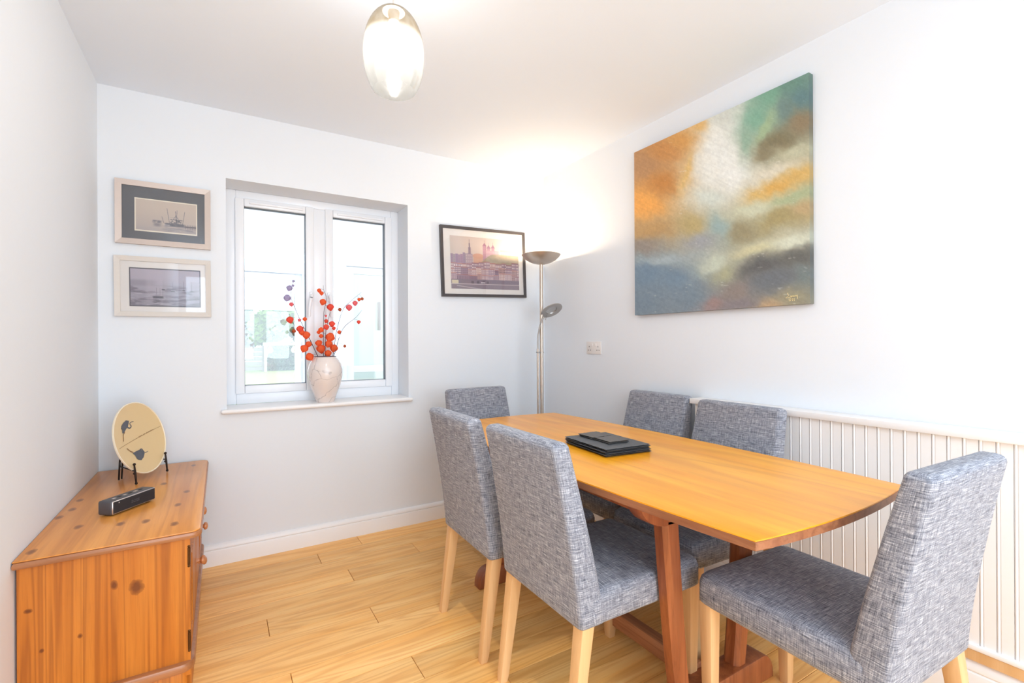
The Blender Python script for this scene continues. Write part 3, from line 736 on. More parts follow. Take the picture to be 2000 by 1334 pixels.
door(0.030, 0.395, 0.370, 0.345, 0.024)
door(0.742, 1.105, 0.768, 0.350, 1.111)
for z0, z1, kz in ((0.402, 0.556, 0.479), (0.155, 0.396, 0.262)):
    dr = box('drawer_front', XF-0.022, XF, 0.402, 0.735, z0, z1, M['pine_side'], sd, 0.006)
    knob(dr, 0.575, kz)

# speaker on the sideboard
ZT = SH
bs = thing('bluetooth_speaker', 'dark grey oblong portable speaker lying on pine sideboard', 'speaker', (-0.300, 2.312, ZT+0.004), math.radians(52))
bm = bmesh.new(); add_box(bm, -0.092, 0.092, -0.026, 0.030, 0.0, 0.050, 0.006, 3); bm_obj('housing', bm, M['spk_body'], bs, 40)
bm = bmesh.new(); add_box(bm, -0.090, 0.090, -0.0285, -0.024, 0.002, 0.049, 0.002, 1); bm_obj('trim_frame', bm, M['spk_trim'], bs, 40)
bm = bmesh.new(); add_box(bm, -0.087, 0.087, -0.0305, -0.026, 0.005, 0.0465, 0.0015, 1); g = bm_obj('front_grille', bm, M['spk_grille'], bs, 40)
text_mesh('lettering', 'BOSE', 0.015, M['spk_text'], g, Matrix.Translation((0, -0.0309, 0.026)) @ Matrix.Rotation(PI/2, 4, 'X') @ Matrix.Shear('XZ', 4, (0.0, 0.0)))
lathe('status_light', [(0.0, 0.0), (0.0022, 0.0), (0.0, 0.0012)], M['spk_trim'], g, 10, loc=(-0.066, -0.0305, 0.040), M=Matrix.Rotation(PI/2, 3, 'X'))
for i in range(6): box('button', -0.062+i*0.022, -0.050+i*0.022, -0.004, 0.006, 0.0498, 0.0512, M['spk_grille' if i % 2 else 'spk_trim'], bs, 0.0006, 1)
for sx in (-0.06, 0.06): box('rubber_foot', sx-0.02, sx+0.02, -0.012, 0.014, -0.004, 0.0, M['spk_grille'], bs)

# plate on its stand
PX, PY, PR = -0.322, 2.795, 0.166
ang = math.atan2(-0.445, 0.895)                    # horizontal direction the plate faces
st = thing('plate_stand', 'small black iron stand holding the cream plate', 'stand', (PX, PY, ZT), ang)
# local: +x is the facing direction
for s in (-1, 1):
    bm = bmesh.new(); yy = s*0.108
    tube_into(bm, [(0.058, yy, 0.006), (0.054, yy, 0.05), (0.050, yy, 0.088)], [0.0036, 0.0046, 0.0032], 8)
    for z_, r in ((0.0062, 0.0058), (0.090, 0.0062), (0.05, 0.0056)): bmesh.ops.create_uvsphere(bm, u_segments=8, v_segments=6, radius=r, matrix=Matrix.Translation((0.050+0.008*(z_ < 0.02), yy, z_)))
    bm_obj('front_leg', bm, M['black_iron'], st, 50)
    tube('ledge_rod', [(0.052, yy, 0.060), (-0.030, yy*0.7, 0.074), (-0.066, s*0.009-0.018, 0.080)], 0.0028, M['black_iron'], st, 8)
    tube('back_leg', [(-0.058, s*0.009-0.018, 0.150), (-0.066, s*0.009-0.018, 0.080), (-0.070, s*0.009-0.018, 0.002)], 0.0036, M['black_iron'], st, 8)
tilt = math.radians(14)
pl = thing('cream_plate', 'round cream plate with two blue-grey herons, displayed upright on sideboard', 'plate', (PX, PY, ZT), ang)
# disc frame: normal e3, in-plane right e1 (as seen), up e2
e3 = Vector((math.cos(tilt), 0, math.sin(tilt))); e1 = Vector((0, 1, 0)); e2 = Vector((-math.sin(tilt), 0, math.cos(tilt)))
pc = Vector((0.010, 0, 0.036+PR*math.cos(tilt)-0.008))
PM = Matrix(((e1.x, e2.x, e3.x, pc.x), (e1.y, e2.y, e3.y, pc.y), (e1.z, e2.z, e3.z, pc.z), (0, 0, 0, 1)))
def on_plate(vs): return [PM @ Vector(v) for v in vs]
def lathe_plate(name, prof, mat, parent):
    o = lathe(name, prof, mat, parent, 48, closed=(name == 'rim')); o.data.transform(PM); return o
dish = lambda r: -0.016*(1-min(1, (r/PR))**2.2)
profp = [(r, dish(r)) for r in np.linspace(0.0, PR-0.004, 12)]
back = [(r, dish(r)-0.006) for r in np.linspace(PR-0.002, 0.0, 10)]
lathe_plate('dish', profp+back, M['plate'], pl)
lathe_plate('rim', [(PR-0.005, -0.0012), (PR-0.002, 0.0020), (PR+0.001, 0.0010), (PR+0.001, -0.005), (PR-0.003, -0.006), (PR-0.005, -0.003)], M['plate_rim'], pl)
def decal(name, polys, mat, parent=None, lift=0.0012):
    vs, fs = [], []
    for poly in polys:
        i0 = len(vs)
        for x, y_ in poly: vs.append((x, y_, dish(math.hypot(x, y_))+lift))
        fs.append(tuple(range(i0, i0+len(poly))))
    bm = bmesh.new(); bv = [bm.verts.new(v) for v in on_plate(vs)]
    for f in fs: bm.faces.new([bv[i] for i in f])
    bmesh.ops.triangulate(bm, faces=bm.faces[:])
    me = bpy.data.meshes.new(name); bm.to_mesh(me); bm.free(); me.materials.append(mat); return link(bpy.data.objects.new(name, me), parent)
def ribbon(pts, w):
    out = []; P = [Vector((*p, 0)) for p in pts]; L, R_ = [], []
    for i, p in enumerate(P):
        d = (P[min(i+1, len(P)-1)]-P[max(i-1, 0)]).normalized(); nrm = Vector((-d.y, d.x, 0)); ww = w[i] if isinstance(w, (list, tuple)) else w
        L.append((p+nrm*ww)[:2]); R_.append((p-nrm*ww)[:2])
    return [[L[i], L[i+1], R_[i+1], R_[i]] for i in range(len(P)-1)]
# in-plane coordinates: photo view width 92 px = 0.33 m, 138 px tall = 0.33 m; line tilts up to the right
def q(px, py): return ((px-465)/250*PR, -(py-478)/385*PR)
def bird(flip):
    if not flip:
        body = [q(*p) for p in ((330, 310), (352, 285), (385, 262), (415, 275), (408, 300), (395, 330), (372, 352), (340, 388), (325, 385), (330, 350), (322, 335))]
        neck = smooth_path([(*q(388, 335), 0), (*q(408, 352), 0), (*q(428, 335), 0), (*q(418, 310), 0), (*q(432, 293), 0), (*q(458, 293), 0)], 4)
        legs = [(*q(352, 378), 0), (*q(330, 405), 0), (*q(316, 470), 0)]
    else:
        body = [q(*p) for p in ((372, 612), (410, 605), (450, 600), (478, 620), (482, 655), (460, 690), (430, 712), (405, 700), (392, 680), (388, 645))]
        neck = smooth_path([(*q(448, 625), 0), (*q(452, 605), 0), (*q(470, 602), 0), (*q(480, 630), 0), (*q(490, 648), 0), (*q(520, 645), 0)], 4)
        legs = [(*q(380, 608), 0), (*q(355, 585), 0), (*q(330, 548), 0)]
    return body, ribbon([p[:2] for p in neck], [0.0038*(1-0.7*i/(len(neck)-1)) for i in range(len(neck))]), ribbon([p[:2] for p in legs], 0.0022)
for fl in (False, True):
    b, nk, lg = bird(fl); o = decal('heron', [b]+nk, M['heron'], pl); decal('heron_leg', lg, M['ink'], o, 0.0014)
ln = ribbon([q(250+i*44.4, 528-i*11.3) for i in range(11)], 0.0007)
decal('water_line', ln, M['ink'], pl)
wx, wy = q(548, 449)
o = decal('lettering', [r for i in range(15) for r in ribbon([q(474+i*10.2, 468-i*2.55), q(480+i*10.2, 466.5-i*2.55)], [0.0028, 0.0016] if i % 3 else 0.0022) if i not in (4, 7)], M['ink'], pl)

# ------------------------------------------------------------------ pictures on the back wall
def picture(name, label, cx, cz, wd, ht, rot, fw, fd, fmat, layers, pr, func, nx, ny, cat='picture'):
    t = thing(name, label, cat, (cx, YB, cz)); t.rotation_euler = (0, rot, 0)
    hw, hh = wd/2, ht/2
    bm = bmesh.new(); 
    corners_o = [(-hw, -hh), (hw, -hh), (hw, hh), (-hw, hh)]; corners_i = [(-hw+fw, -hh+fw), (hw-fw, -hh+fw), (hw-fw, hh-fw), (-hw+fw, hh-fw)]
    vo0 = [bm.verts.new((x, -0.001, z)) for x, z in corners_o]; vo1 = [bm.verts.new((x, -fd, z)) for x, z in corners_o]
    vi1 = [bm.verts.new((x, -fd+0.003, z)) for x, z in corners_i]; vi0 = [bm.verts.new((x, -0.001, z)) for x, z in corners_i]
    for i in range(4):
        j = (i+1) % 4
        for a, b in ((vo0, vo1), (vo1, vi1), (vi1, vi0), (vi0, vo0)): bm.faces.new((a[i], a[j], b[j], b[i]))
    bm_obj('frame', bm, fmat, t)
    yb = -fd+0.011
    for k, (nm, mt, (u0, v0, u1, v1)) in enumerate(layers):
        box(nm, -hw+u0*wd, -hw+u1*wd, yb-0.0008*k-0.001, yb+0.003, hh-v1*ht, hh-v0*ht, mt, t)
    u0, v0, u1, v1 = pr; yy = yb-0.0008*len(layers)-0.0012
    colour_sheet('print', nx, ny, func, lambda u, v: np.stack([-hw+(u0+(u1-u0)*u)*wd, np.full_like(u, yy), hh-(v0+(v1-v0)*v)*ht], 1), M['print'], t)
    box('glass', -hw+fw, hw-fw, -fd+0.0055, -fd+0.007, -hh+fw, hh-fw, M['pglass'], t)
    return t

def blend(c, m, col): return c*(1-m[:, None])+np.array(col, float)*m[:, None]
def sm(x, a, b): t = np.clip((x-a)/(b-a), 0, 1); return t*t*(3-2*t)
def seg(u, v, x0, y0, x1, y1, w):
    dx, dy = x1-x0, y1-y0; t = np.clip(((u-x0)*dx+(v-y0)*dy)/(dx*dx+dy*dy), 0, 1)
    return 1-sm(np.hypot(u-x0-t*dx, v-y0-t*dy), w*0.5, w*1.4)
def rect(u, v, x0, y0, x1, y1, s=0.006): return sm(u, x0-s, x0+s)*(1-sm(u, x1-s, x1+s))*sm(v, y0-s, y0+s)*(1-sm(v, y1-s, y1+s))

def trawler(u, v):
    c = blend(np.tile(np.array([206., 190, 176]), (len(u), 1)), sm(v, 0, 1), (190, 176, 168))
    c = blend(c, 0.5*sm(v, 0.75, 1.0), (168, 160, 162))
    ink = (72, 74, 88)
    hull = rect(u, v, 0.47, 0.70, 0.80, 0.80, 0.02)*(0.7+0.3*fbm(u*20, v*20)); c = blend(c, 0.85*hull, ink)
    c = blend(c, 0.75*rect(u, v, 0.56, 0.56, 0.76, 0.70, 0.015)*sm(fbm(u*30, v*30), 0.4, 0.6), ink)
    c = blend(c, 0.6*rect(u, v, 0.45, 0.75, 0.55, 0.79, 0.01), (214, 206, 204))
    for x0, y0, x1, y1 in ((0.505, 0.22, 0.545, 0.70), (0.645, 0.28, 0.66, 0.70), (0.675, 0.25, 0.655, 0.70), (0.805, 0.27, 0.765, 0.72), (0.42, 0.5, 0.45, 0.7), (0.545, 0.50, 0.70, 0.50), (0.56, 0.58, 0.78, 0.57), (0.66, 0.45, 0.74, 0.68), (0.66, 0.42, 0.57, 0.66)):
        c = blend(c, 0.75*seg(u, v, x0, y0, x1, y1, 0.004), ink)
    c = blend(c, 0.6*rect(u, v, 0.27, 0.64, 0.42, 0.73, 0.02)*sm(fbm(u*24, v*24), 0.3, 0.6), ink)
    c = blend(c, 0.45*rect(u, v, 0.29, 0.73, 0.40, 0.84, 0.04), ink)
    c = blend(c, 0.8*rect(u, v, 0.80, 0.75, 1.01, 0.80, 0.01), (88, 82, 90))
    c = blend(c, 0.7*rect(u, v, 0.81, 0.70, 1.01, 0.86, 0.01)*sm(np.sin(u*210), 0.2, 0.8), (96, 88, 94))
    c = blend(c, 0.55*rect(u, v, 0.44, 0.80, 0.98, 0.97, 0.05)*sm(fbm(u*8, v*60), 0.35, 0.65), (112, 110, 122))
    return c
def estuary(u, v):
    c = blend(np.tile(np.array([178., 170, 184]), (len(u), 1)), sm(v, 0.1, 0.9), (152, 146, 160))
    c = blend(c, 0.5*rect(u, v, -0.1, 0.30, 0.35, 0.46, 0.05), (132, 126, 140))
    c = blend(c, 0.7*sm(fbm(u*5+3, v*16), 0.45, 0.62)*sm(v, 0.40, 0.55), (108, 102, 114)); c = blend(c, 0.4*sm(fbm(u*9, v*40+9), 0.55, 0.7)*sm(v, 0.5, 0.6), (196, 190, 200))
    c = blend(c, 0.35*rect(u, v, 0.22, 0.0, 0.45, 0.9, 0.03), (188, 178, 192))
    ink = (56, 52, 64)
    c = blend(c, 0.8*rect(u, v, 0.31, 0.74, 0.46, 0.80, 0.015), ink); c = blend(c, 0.6*rect(u, v, 0.32, 0.82, 0.43, 0.93, 0.03)*sm(fbm(u*18, v*40), 0.35, 0.6), ink)
    for x, y, r in ((0.46, 0.55, 0.022), (0.60, 0.59, 0.03), (0.76, 0.56, 0.018), (0.88, 0.58, 0.015)):
        c = blend(c, 0.75*rect(u, v, x-r, y-0.012, x+r, y+0.016, 0.006), ink); c = blend(c, 0.5*seg(u, v, x, y-0.26, x, y, 0.002), ink)
    c = blend(c, 0.6*rect(u, v, 0.57, 0.57, 0.64, 0.59, 0.004), (224, 220, 226))
    for x in (0.36, 0.41, 0.45): c = blend(c, 0.45*seg(u, v, x, 0.50, x+0.005, 0.76, 0.002), ink)
    return c
def city(u, v):
    rg = random.Random(5)
    c = blend(np.tile(np.array([206., 190, 180]), (len(u), 1)), sm(u, 0.3, 1.0)*0.7, (236, 222, 208))
    def bld(x0, x1, top, bot, col, win=None, nxw=4, nyw=4, wc=(228, 214, 206)):
        nonlocal c
        c = blend(c, rect(u, v, x0, top, x1, bot, 0.003), col)
        if win:
            gx = ((u-x0)/(x1-x0)*nxw) % 1; gy = ((v-top)/(bot-top)*nyw) % 1
            m = rect(u, v, x0+0.004, top+0.01, x1-0.004, bot-0.005, 0.002)*(np.abs(gx-0.5) < 0.24)*(np.abs(gy-0.5) < 0.28)
            c = blend(c, win*m, wc)
    for i in range(9): x = 0.0+i*0.034; bld(x, x+0.034, 0.30+rg.uniform(0, 0.06), 0.6, (150+rg.randint(-18, 10), 132+rg.randint(-15, 8), 152), 0.6, 3, 8, (120, 104, 124))
    bld(0.25, 0.285, 0.20, 0.5, (128, 112, 132)); bld(0.259, 0.276, 0.12, 0.25, (112, 98, 116)); c = blend(c, seg(u, v, 0.267, 0.05, 0.267, 0.14, 0.003), (104, 92, 108))
    bld(0.21, 0.31, 0.33, 0.55, (168, 146, 160), 0.4, 4, 4)
    c = blend(c, rect(u, v, 0.32, 0.34, 0.46, 0.50, 0.01), (206, 156, 132)); c = blend(c, (1-sm(np.hypot((u-0.39)/0.08, (v-0.36)/0.05), 0.9, 1.1)), (206, 150, 126))
    for x, tp, ww in ((0.485, 0.12, 0.026), (0.545, 0.16, 0.022), (0.61, 0.15, 0.022)):
        bld(x-ww, x+ww, tp+0.03, 0.44, (186, 138, 158), 0.4, 2, 6, (160, 110, 134)); c = blend(c, (np.abs(u-x) < (v-tp+0.03)*0.45)*(v < tp+0.04)*(v > tp-0.03)*1.0, (158, 108, 134))
        c = blend(c, seg(u, v, x, tp-0.07, x, tp, 0.002), (150, 110, 130))
    bld(0.50, 0.70, 0.24, 0.44, (196, 150, 166), 0.3, 9, 3)
    c = blend(c, rect(u, v, 0.53, 0.30, 1.01, 0.42, 0.01)*sm(v, 0.40-0.16*(u-0.5), 0.42-0.16*(u-0.5)), (240, 228, 226)); bld(0.73, 0.82, 0.26, 0.40, (234, 190, 186)); bld(0.72, 0.96, 0.215, 0.25, (226, 168, 160))
    for x in (0.74, 0.765, 0.79, 0.81): c = blend(c, 0.7*seg(u, v, x, 0.28, x, 0.38, 0.003), (190, 140, 140))
    hill = sm(v, 0.52-0.22*sm(u, 0.34, 0.62), 0.54-0.22*sm(u, 0.34, 0.62))*(1-sm(v, 0.52, 0.58))*sm(u, 0.32, 0.36); c = blend(c, hill, (166, 150, 122)); c = blend(c, 0.4*hill*sm(fbm(u*30, v*30), 0.4, 0.7), (138, 126, 100))
    for r_ in range(3):
        x = -0.02
        while x < 1.0:
            ww = rg.uniform(0.05, 0.11); tp = 0.50+r_*0.11+rg.uniform(-0.03, 0.03); cc = rg.choice([(150, 118, 134), (168, 136, 146), (142, 112, 134), (180, 142, 140), (128, 100, 122)])
            bld(x, x+ww, tp, 0.88, cc, 0.9, max(2, int(ww/0.018)), rg.randint(5, 8), rg.choice([(244, 230, 224), (232, 214, 210), (92, 70, 90)]))
            c = blend(c, rect(u, v, x, tp-0.014, x+ww, tp, 0.003), rg.choice([(176, 112, 104), (150, 96, 104), (186, 130, 118)])); x += ww
    bld(-0.02, 1.02, 0.815, 0.90, (112, 98, 116)); bld(0.01, 0.10, 0.835, 0.90, (212, 200, 168))
    for x in (0.28, 0.36, 0.44, 0.50): bld(x, x+0.035, 0.845, 0.895, (74, 66, 82))
    bld(-0.02, 1.02, 0.905, 1.02, (122, 108, 122)); c = blend(c, 0.8*rect(u, v, -0.02, 0.90, 1.02, 0.912, 0.002), (206, 192, 196)); bld(0.42, 0.48, 0.868, 0.882, (240, 232, 230))
    c = blend(c, 0.8*seg(u, v, 0.08, 0.94, 0.42, 1.0, 0.006), (214, 202, 204))
    c = blend(c, np.full(len(u), 0.20), (234, 216, 220)); return c
picture('framed_boat_photo', 'misty trawler photograph in silver frame with dark grey mount, upper of two', -0.243, 1.877, 0.404, 0.322, 0, 0.027, 0.022, M['silver'],
        [('mount', M['mat_grey'], (0.04, 0.05, 0.96, 0.95)), ('mount_bevel', M['mat_cream'], (0.192, 0.262, 0.850, 0.786))], (0.205, 0.280, 0.838, 0.765), trawler, 200, 110)
picture('framed_boat_photo', 'grey estuary photograph in pale frame with white mount, lower of two', -0.245, 1.503, 0.408, 0.304, math.radians(-0.5), 0.024, 0.022, M['pale_frame'],
        [('mount', M['mat_white'], (0.04, 0.05, 0.96, 0.95)), ('print_border', M['border'], (0.145, 0.185, 0.885, 0.835))], (0.157, 0.205, 0.874, 0.815), estuary, 200, 110)
picture('framed_city_photo', 'hillside city photograph in thin black frame, hanging slightly crooked', 1.644, 1.782, 0.690, 0.494, math.radians(-1.75), 0.020, 0.024, M['black_frame'],
        [('mount', M['mat_white'], (0.02, 0.03, 0.98, 0.97))], (0.105, 0.135, 0.915, 0.885), city, 300, 200)

# ------------------------------------------------------------------ canvas painting on the right wall
BLOBS = [(250, 450, 90, 60, 0, 200, 138, 74), (150, 520, 80, 60, 0, 182, 136, 92), (160, 720, 90, 60, -10, 240, 166, 76), (250, 620, 80, 60, 0, 196, 130, 60), (330, 400, 60, 60, -40, 214, 154, 80), (430, 330, 40, 40, -30, 226, 178, 104),
 (370, 560, 26, 90, 10, 222, 184, 112), (520, 450, 105, 180, 15, 230, 233, 228), (600, 550, 105, 100, 20, 231, 233, 229), (470, 690, 80, 50, 10, 206, 215, 205), (560, 290, 80, 50, 0, 205, 210, 202), (640, 240, 50, 40, 0, 206, 214, 204),
 (720, 280, 60, 80, 30, 122, 172, 147), (800, 180, 70, 50, -30, 116, 166, 141), (680, 400, 30, 90, 5, 138, 172, 150), (900, 120, 60, 50, -30, 102, 142, 128), (950, 180, 50, 60, -40, 92, 126, 130), (770, 330, 25, 90, 30, 160, 184, 142), (870, 240, 60, 50, -40, 108, 134, 130),
 (820, 400, 85, 55, -25, 124, 114, 84), (940, 300, 60, 45, -30, 140, 120, 90), (770, 470, 60, 35, -20, 136, 126, 96), (900, 460, 90, 28, -18, 190, 190, 160), (790, 570, 110, 24, -22, 214, 208, 188),
 (820, 630, 90, 26, -25, 215, 165, 80), (940, 575, 70, 24, -15, 210, 170, 94), (740, 680, 60, 28, -25, 214, 176, 102), (890, 690, 100, 26, -22, 164, 176, 136), (700, 760, 100, 30, -15, 202, 206, 178), (640, 860, 70, 50, -10, 150, 140, 106),
 (850, 790, 110, 32, -20, 164, 149, 100), (950, 740, 60, 26, -15, 186, 160, 116), (520, 840, 60, 60, 0, 150, 176, 176), (430, 910, 60, 40, 0, 156, 160, 166), (390, 830, 60, 50, 0, 186, 166, 110), (200, 850, 110, 40, -5, 190, 150, 94), (140, 930, 70, 40, 0, 150, 140, 130),
 (240, 1000, 120, 22, -6, 166, 181, 186), (170, 1070, 90, 60, -5, 114, 139, 160), (310, 1090, 90, 60, 0, 116, 140, 160), (150, 1200, 90, 70, 0, 120, 139, 154), (380, 1170, 80, 60, 0, 120, 138, 152), (500, 1020, 60, 34, -20, 198, 207, 187), (560, 1070, 45, 40, -40, 174, 174, 140),
 (720, 950, 110, 26, -15, 202, 197, 156), (880, 915, 110, 20, -8, 208, 213, 192), (750, 1040, 110, 36, -15, 95, 95, 94), (920, 985, 90, 30, -6, 100, 100, 95), (800, 1110, 120, 40, -10, 108, 114, 120), (610, 1150, 60, 40, -20, 142, 130, 124), (500, 1225, 50, 26, -15, 158, 132, 128),
 (900, 1190, 90, 30, -5, 150, 145, 120), (790, 1215, 60, 20, -8, 186, 156, 120), (960, 1090, 50, 50, 0, 114, 126, 125), (620, 1215, 80, 24, -5, 132, 124, 128)]
def canvas_col(u, v):
    zl, zr = 2.94, 2.06; t = u*zr/(u*zr+(1-u)*zl)           # how the flat canvas was studied from the photograph's angle
    x = 105+885*t; yt = 460+(57-460)*t; yb_ = 1278+(1225-1278)*t; y = yt+(yb_-yt)*v
    wx = x+60*(fbm(x/110, y/110)-0.5)+26*(fbm(x/30+9, y/34)-0.5); wy = y+60*(fbm(x/120+5, y/110+8)-0.5)+22*(fbm(x/34, y/26+4)-0.5)
    num = np.zeros((len(u), 3)); den = np.zeros(len(u))+1e-9
    for cx, cy, rx, ry, an, r, g, b in BLOBS:
        a = math.radians(an); dx, dy = wx-cx, wy-cy; p = (dx*math.cos(a)+dy*math.sin(a))/rx; q_ = (-dx*math.sin(a)+dy*math.cos(a))/ry
        w_ = 1/(0.12+(p*p+q_*q_)**1.5); num += w_[:, None]*np.array([r, g, b], float); den += w_
    c = num/den[:, None]
    st_ = fbm((x*0.9+y*0.45)/70, (y*0.9-x*0.45)/7, 3)-0.5; c = c.mean(1, keepdims=True)*0.08+c*0.92; c = c*(1+0.07*st_[:, None]+0.10*(fbm(x/9, y/12, 3)-0.5)[:, None]); c += (vnoise(x/1.9, y/1.9)-0.5)[:, None]*8
    sp = sm(vnoise(x/26, y/5), 0.86, 0.93)*sm(vnoise(x/90+3, y/70+8), 0.6, 0.8); c = blend(c, 0.35*sp, (226, 226, 214)); return c
PD = 0.032
y_far, y_near, pz0, pz1 = 2.086, 1.079, 1.366, 2.350
pt = thing('abstract_painting', 'large unframed abstract canvas in orange, white, green and slate', 'painting', (XR-0.002, (y_far+y_near)/2, (pz0+pz1)/2))
pw, ph = y_far-y_near, pz1-pz0
colour_sheet('canvas_face', 230, 226, canvas_col, lambda u, v: np.stack([np.full_like(u, -PD), pw/2-u*pw, ph/2-v*ph], 1), M['canvas'], pt)
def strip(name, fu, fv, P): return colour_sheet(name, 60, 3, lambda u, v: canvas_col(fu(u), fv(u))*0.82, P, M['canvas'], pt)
one = lambda u: np.ones_like(u); zero = lambda u: np.zeros_like(u); idn = lambda u: u
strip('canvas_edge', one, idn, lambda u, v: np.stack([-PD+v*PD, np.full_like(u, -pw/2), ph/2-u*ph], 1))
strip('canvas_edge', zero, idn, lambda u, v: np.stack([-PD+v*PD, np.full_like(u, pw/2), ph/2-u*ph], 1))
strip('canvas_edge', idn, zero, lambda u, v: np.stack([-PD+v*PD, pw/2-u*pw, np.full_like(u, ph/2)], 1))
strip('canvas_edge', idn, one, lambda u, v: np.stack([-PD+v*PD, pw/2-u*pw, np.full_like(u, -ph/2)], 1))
bm = bmesh.new()
def sg(pts):   # signature strokes; canvas coordinates in metres from its lower right corner
    tube_into(bm, [(-PD-0.0006, -pw/2+0.052+(a-0.062)*0.6, -ph/2+0.016+(b-0.026)*0.62) for a, b in pts], 0.0011, 5)
for s_ in ([(0.128, 0.088), (0.134, 0.080), (0.122, 0.070), (0.146, 0.052), (0.100, 0.056)], [(0.112, 0.066), (0.108, 0.056), (0.103, 0.066), (0.100, 0.056)], [(0.096, 0.066), (0.094, 0.056)], [(0.090, 0.056), (0.088, 0.066), (0.084, 0.056), (0.080, 0.066), (0.076, 0.056)], [(0.074, 0.066), (0.068, 0.058), (0.064, 0.068), (0.062, 0.040)],
          [(0.122, 0.044), (0.120, 0.026)], [(0.114, 0.044), (0.106, 0.042), (0.108, 0.034), (0.114, 0.036), (0.108, 0.026)], [(0.100, 0.044), (0.093, 0.042), (0.095, 0.034), (0.100, 0.036), (0.094, 0.026)], [(0.088, 0.044), (0.081, 0.042), (0.083, 0.034), (0.088, 0.036), (0.082, 0.026)]): sg(s_)
bm_obj('signature', bm, M['sign'], pt)

# ------------------------------------------------------------------ wall socket
so = thing('wall_socket', 'white double power socket on right wall beside floor lamp', 'socket', (XR, 2.492, 1.166))
box('plate', -0.009, -0.0005, -0.073, 0.073, -0.043, 0.043, M['plastic'], so, 0.003, 2)
for s in (-1, 1):
    box('switch', -0.0125, -0.008, s*0.018-0.008, s*0.018+0.008, 0.010, 0.030, M['plastic'], so, 0.001, 1)
    for dy, dz, a, b in ((0.0, 0.012, 0.0022, 0.0045), (-0.011, -0.012, 0.0042, 0.0022), (0.011, -0.012, 0.0042, 0.0022)):
        box('pin_hole', -0.0096, -0.0085, s*0.044+dy-a, s*0.044+dy+a, dz-b-0.004, dz+b-0.004, M['hole'], so)

# ------------------------------------------------------------------ floor lamp in the corner
LX, LY = 1.949, 2.793
fl = thing('floor_lamp', 'brushed steel uplighter floor lamp with reading arm in the corner', 'lamp', (LX, LY, 0))
lathe('base', [(0.0, 0.0), (0.135, 0.0), (0.135, 0.012), (0.128, 0.020), (0.03, 0.028), (0.018, 0.036), (0.0, 0.036)], M['steel'], fl, 40)
tube('pole', [(0, 0, 0.03), (0, 0, 1.775)], 0.0125, M['steel'], fl, 16)
bp = [(0.014, 1.757), (0.03, 1.759), (0.07, 1.770), (0.105, 1.789), (0.130, 1.812), (0.139, 1.826), (0.137, 1.8275), (0.127, 1.814), (0.103, 1.792), (0.068, 1.773), (0.03, 1.762), (0.014, 1.760)]
lathe('bowl_shade', bp, M['steel'], fl, 48, closed=True)
lathe('bulb', [(0.0, 1.765), (0.012, 1.767), (0.018, 1.785), (0.012, 1.797), (0.0, 1.800)], M['bulb'], fl, 16)
tube('side_tube', [(-0.024, 0.012, 0.06), (-0.024, 0.012, 1.16)], 0.0085, M['steel'], fl, 12)
tube('gooseneck', smooth_path([(-0.024, 0.012, 1.16), (-0.022, 0.010, 1.25), (-0.012, -0.008, 1.34), (0.004, -0.026, 1.385)], 6), 0.0065, M['satin'], fl, 10)
for z_ in (0.30, 1.13): box('clip', -0.036, 0.014, -0.008, 0.020, z_, z_+0.008, M['satin'], fl, 0.002)
# reading head: shallow disc facing down towards the room
hc = Vector((0.058, -0.040, 1.432)); nrm = Vector((0.056, -0.559, -0.83)).normalized()
hx_ = nrm.cross(Vector((0, 0, 1))).normalized(); hy_ = nrm.cross(hx_)
HM = Matrix(((hx_.x, hy_.x, nrm.x), (hx_.y, hy_.y, nrm.y), (hx_.z, hy_.z, nrm.z)))
hd = lathe('reading_head', [(0.0, -0.030), (0.030, -0.026), (0.060, -0.012), (0.081, 0.0), (0.081, 0.005), (0.077, 0.006), (0.044, 0.002), (0.040, -0.006), (0.0, -0.010)], M['satin'], fl, 36, loc=hc, M=HM)
lathe('lens', [(0.0, -0.004), (0.038, -0.003), (0.038, -0.001), (0.0, 0.0015)], M['pglass'], hd, 24, loc=hc, M=HM)
tube('switch_rod', [hc+HM @ Vector((0.0, 0.055, 0.002)), hc+HM @ Vector((0.005, 0.088, 0.020))], 0.0022, M['satin'], hd, 8)
pl_ = bpy.data.lights.new('floor_lamp_light', 'POINT'); pl_.energy = 7; pl_.color = (1.0, 0.76, 0.50); pl_.shadow_soft_size = 0.022
po = bpy.data.objects.new('floor_lamp_light', pl_); COL.objects.link(po); po.parent = fl; po.location = (0, 0, 1.822)

# ------------------------------------------------------------------ pendant lamp
px_, py_ = 0.500, 1.568
pe = thing('pendant_lamp', 'egg-shaped crackled glass pendant lamp hanging from ceiling, lit', 'lamp', (px_, py_, 2.04))
egg = []
for i in range(22):
    s = i/21; z = 0.010+0.270*s
    tt_ = (z-0.128)/0.160; r = 0.100*math.sqrt(max(0.0, 1-(abs(tt_)**2.15)))
    egg.append((max(r, 0.030), z))
outer = egg; inner = [(max(r-0.003, 0.026), z) for r, z in egg][::-1]
sh = lathe('glass_shade', outer+inner, M['shade'], pe, 48, closed=True)
lathe('cap', [(0.0, 0.292), (0.010, 0.292), (0.020, 0.288), (0.034, 0.279), (0.036, 0.272), (0.020, 0.272), (0.016, 0.240), (0.0, 0.240)], M['flex'], pe, 24)
tube('cord', [(0, 0, 0.288), (0, 0, ZC-2.04)], 0.0035, M['flex'], pe, 8)
lathe('ceiling_rose', [(0.0, ZC-2.04-0.030), (0.020, ZC-2.04-0.028), (0.045, ZC-2.04-0.010), (0.048, ZC-2.04-0.0005), (0.0, ZC-2.04-0.0005)], M['plastic'], pe, 24)
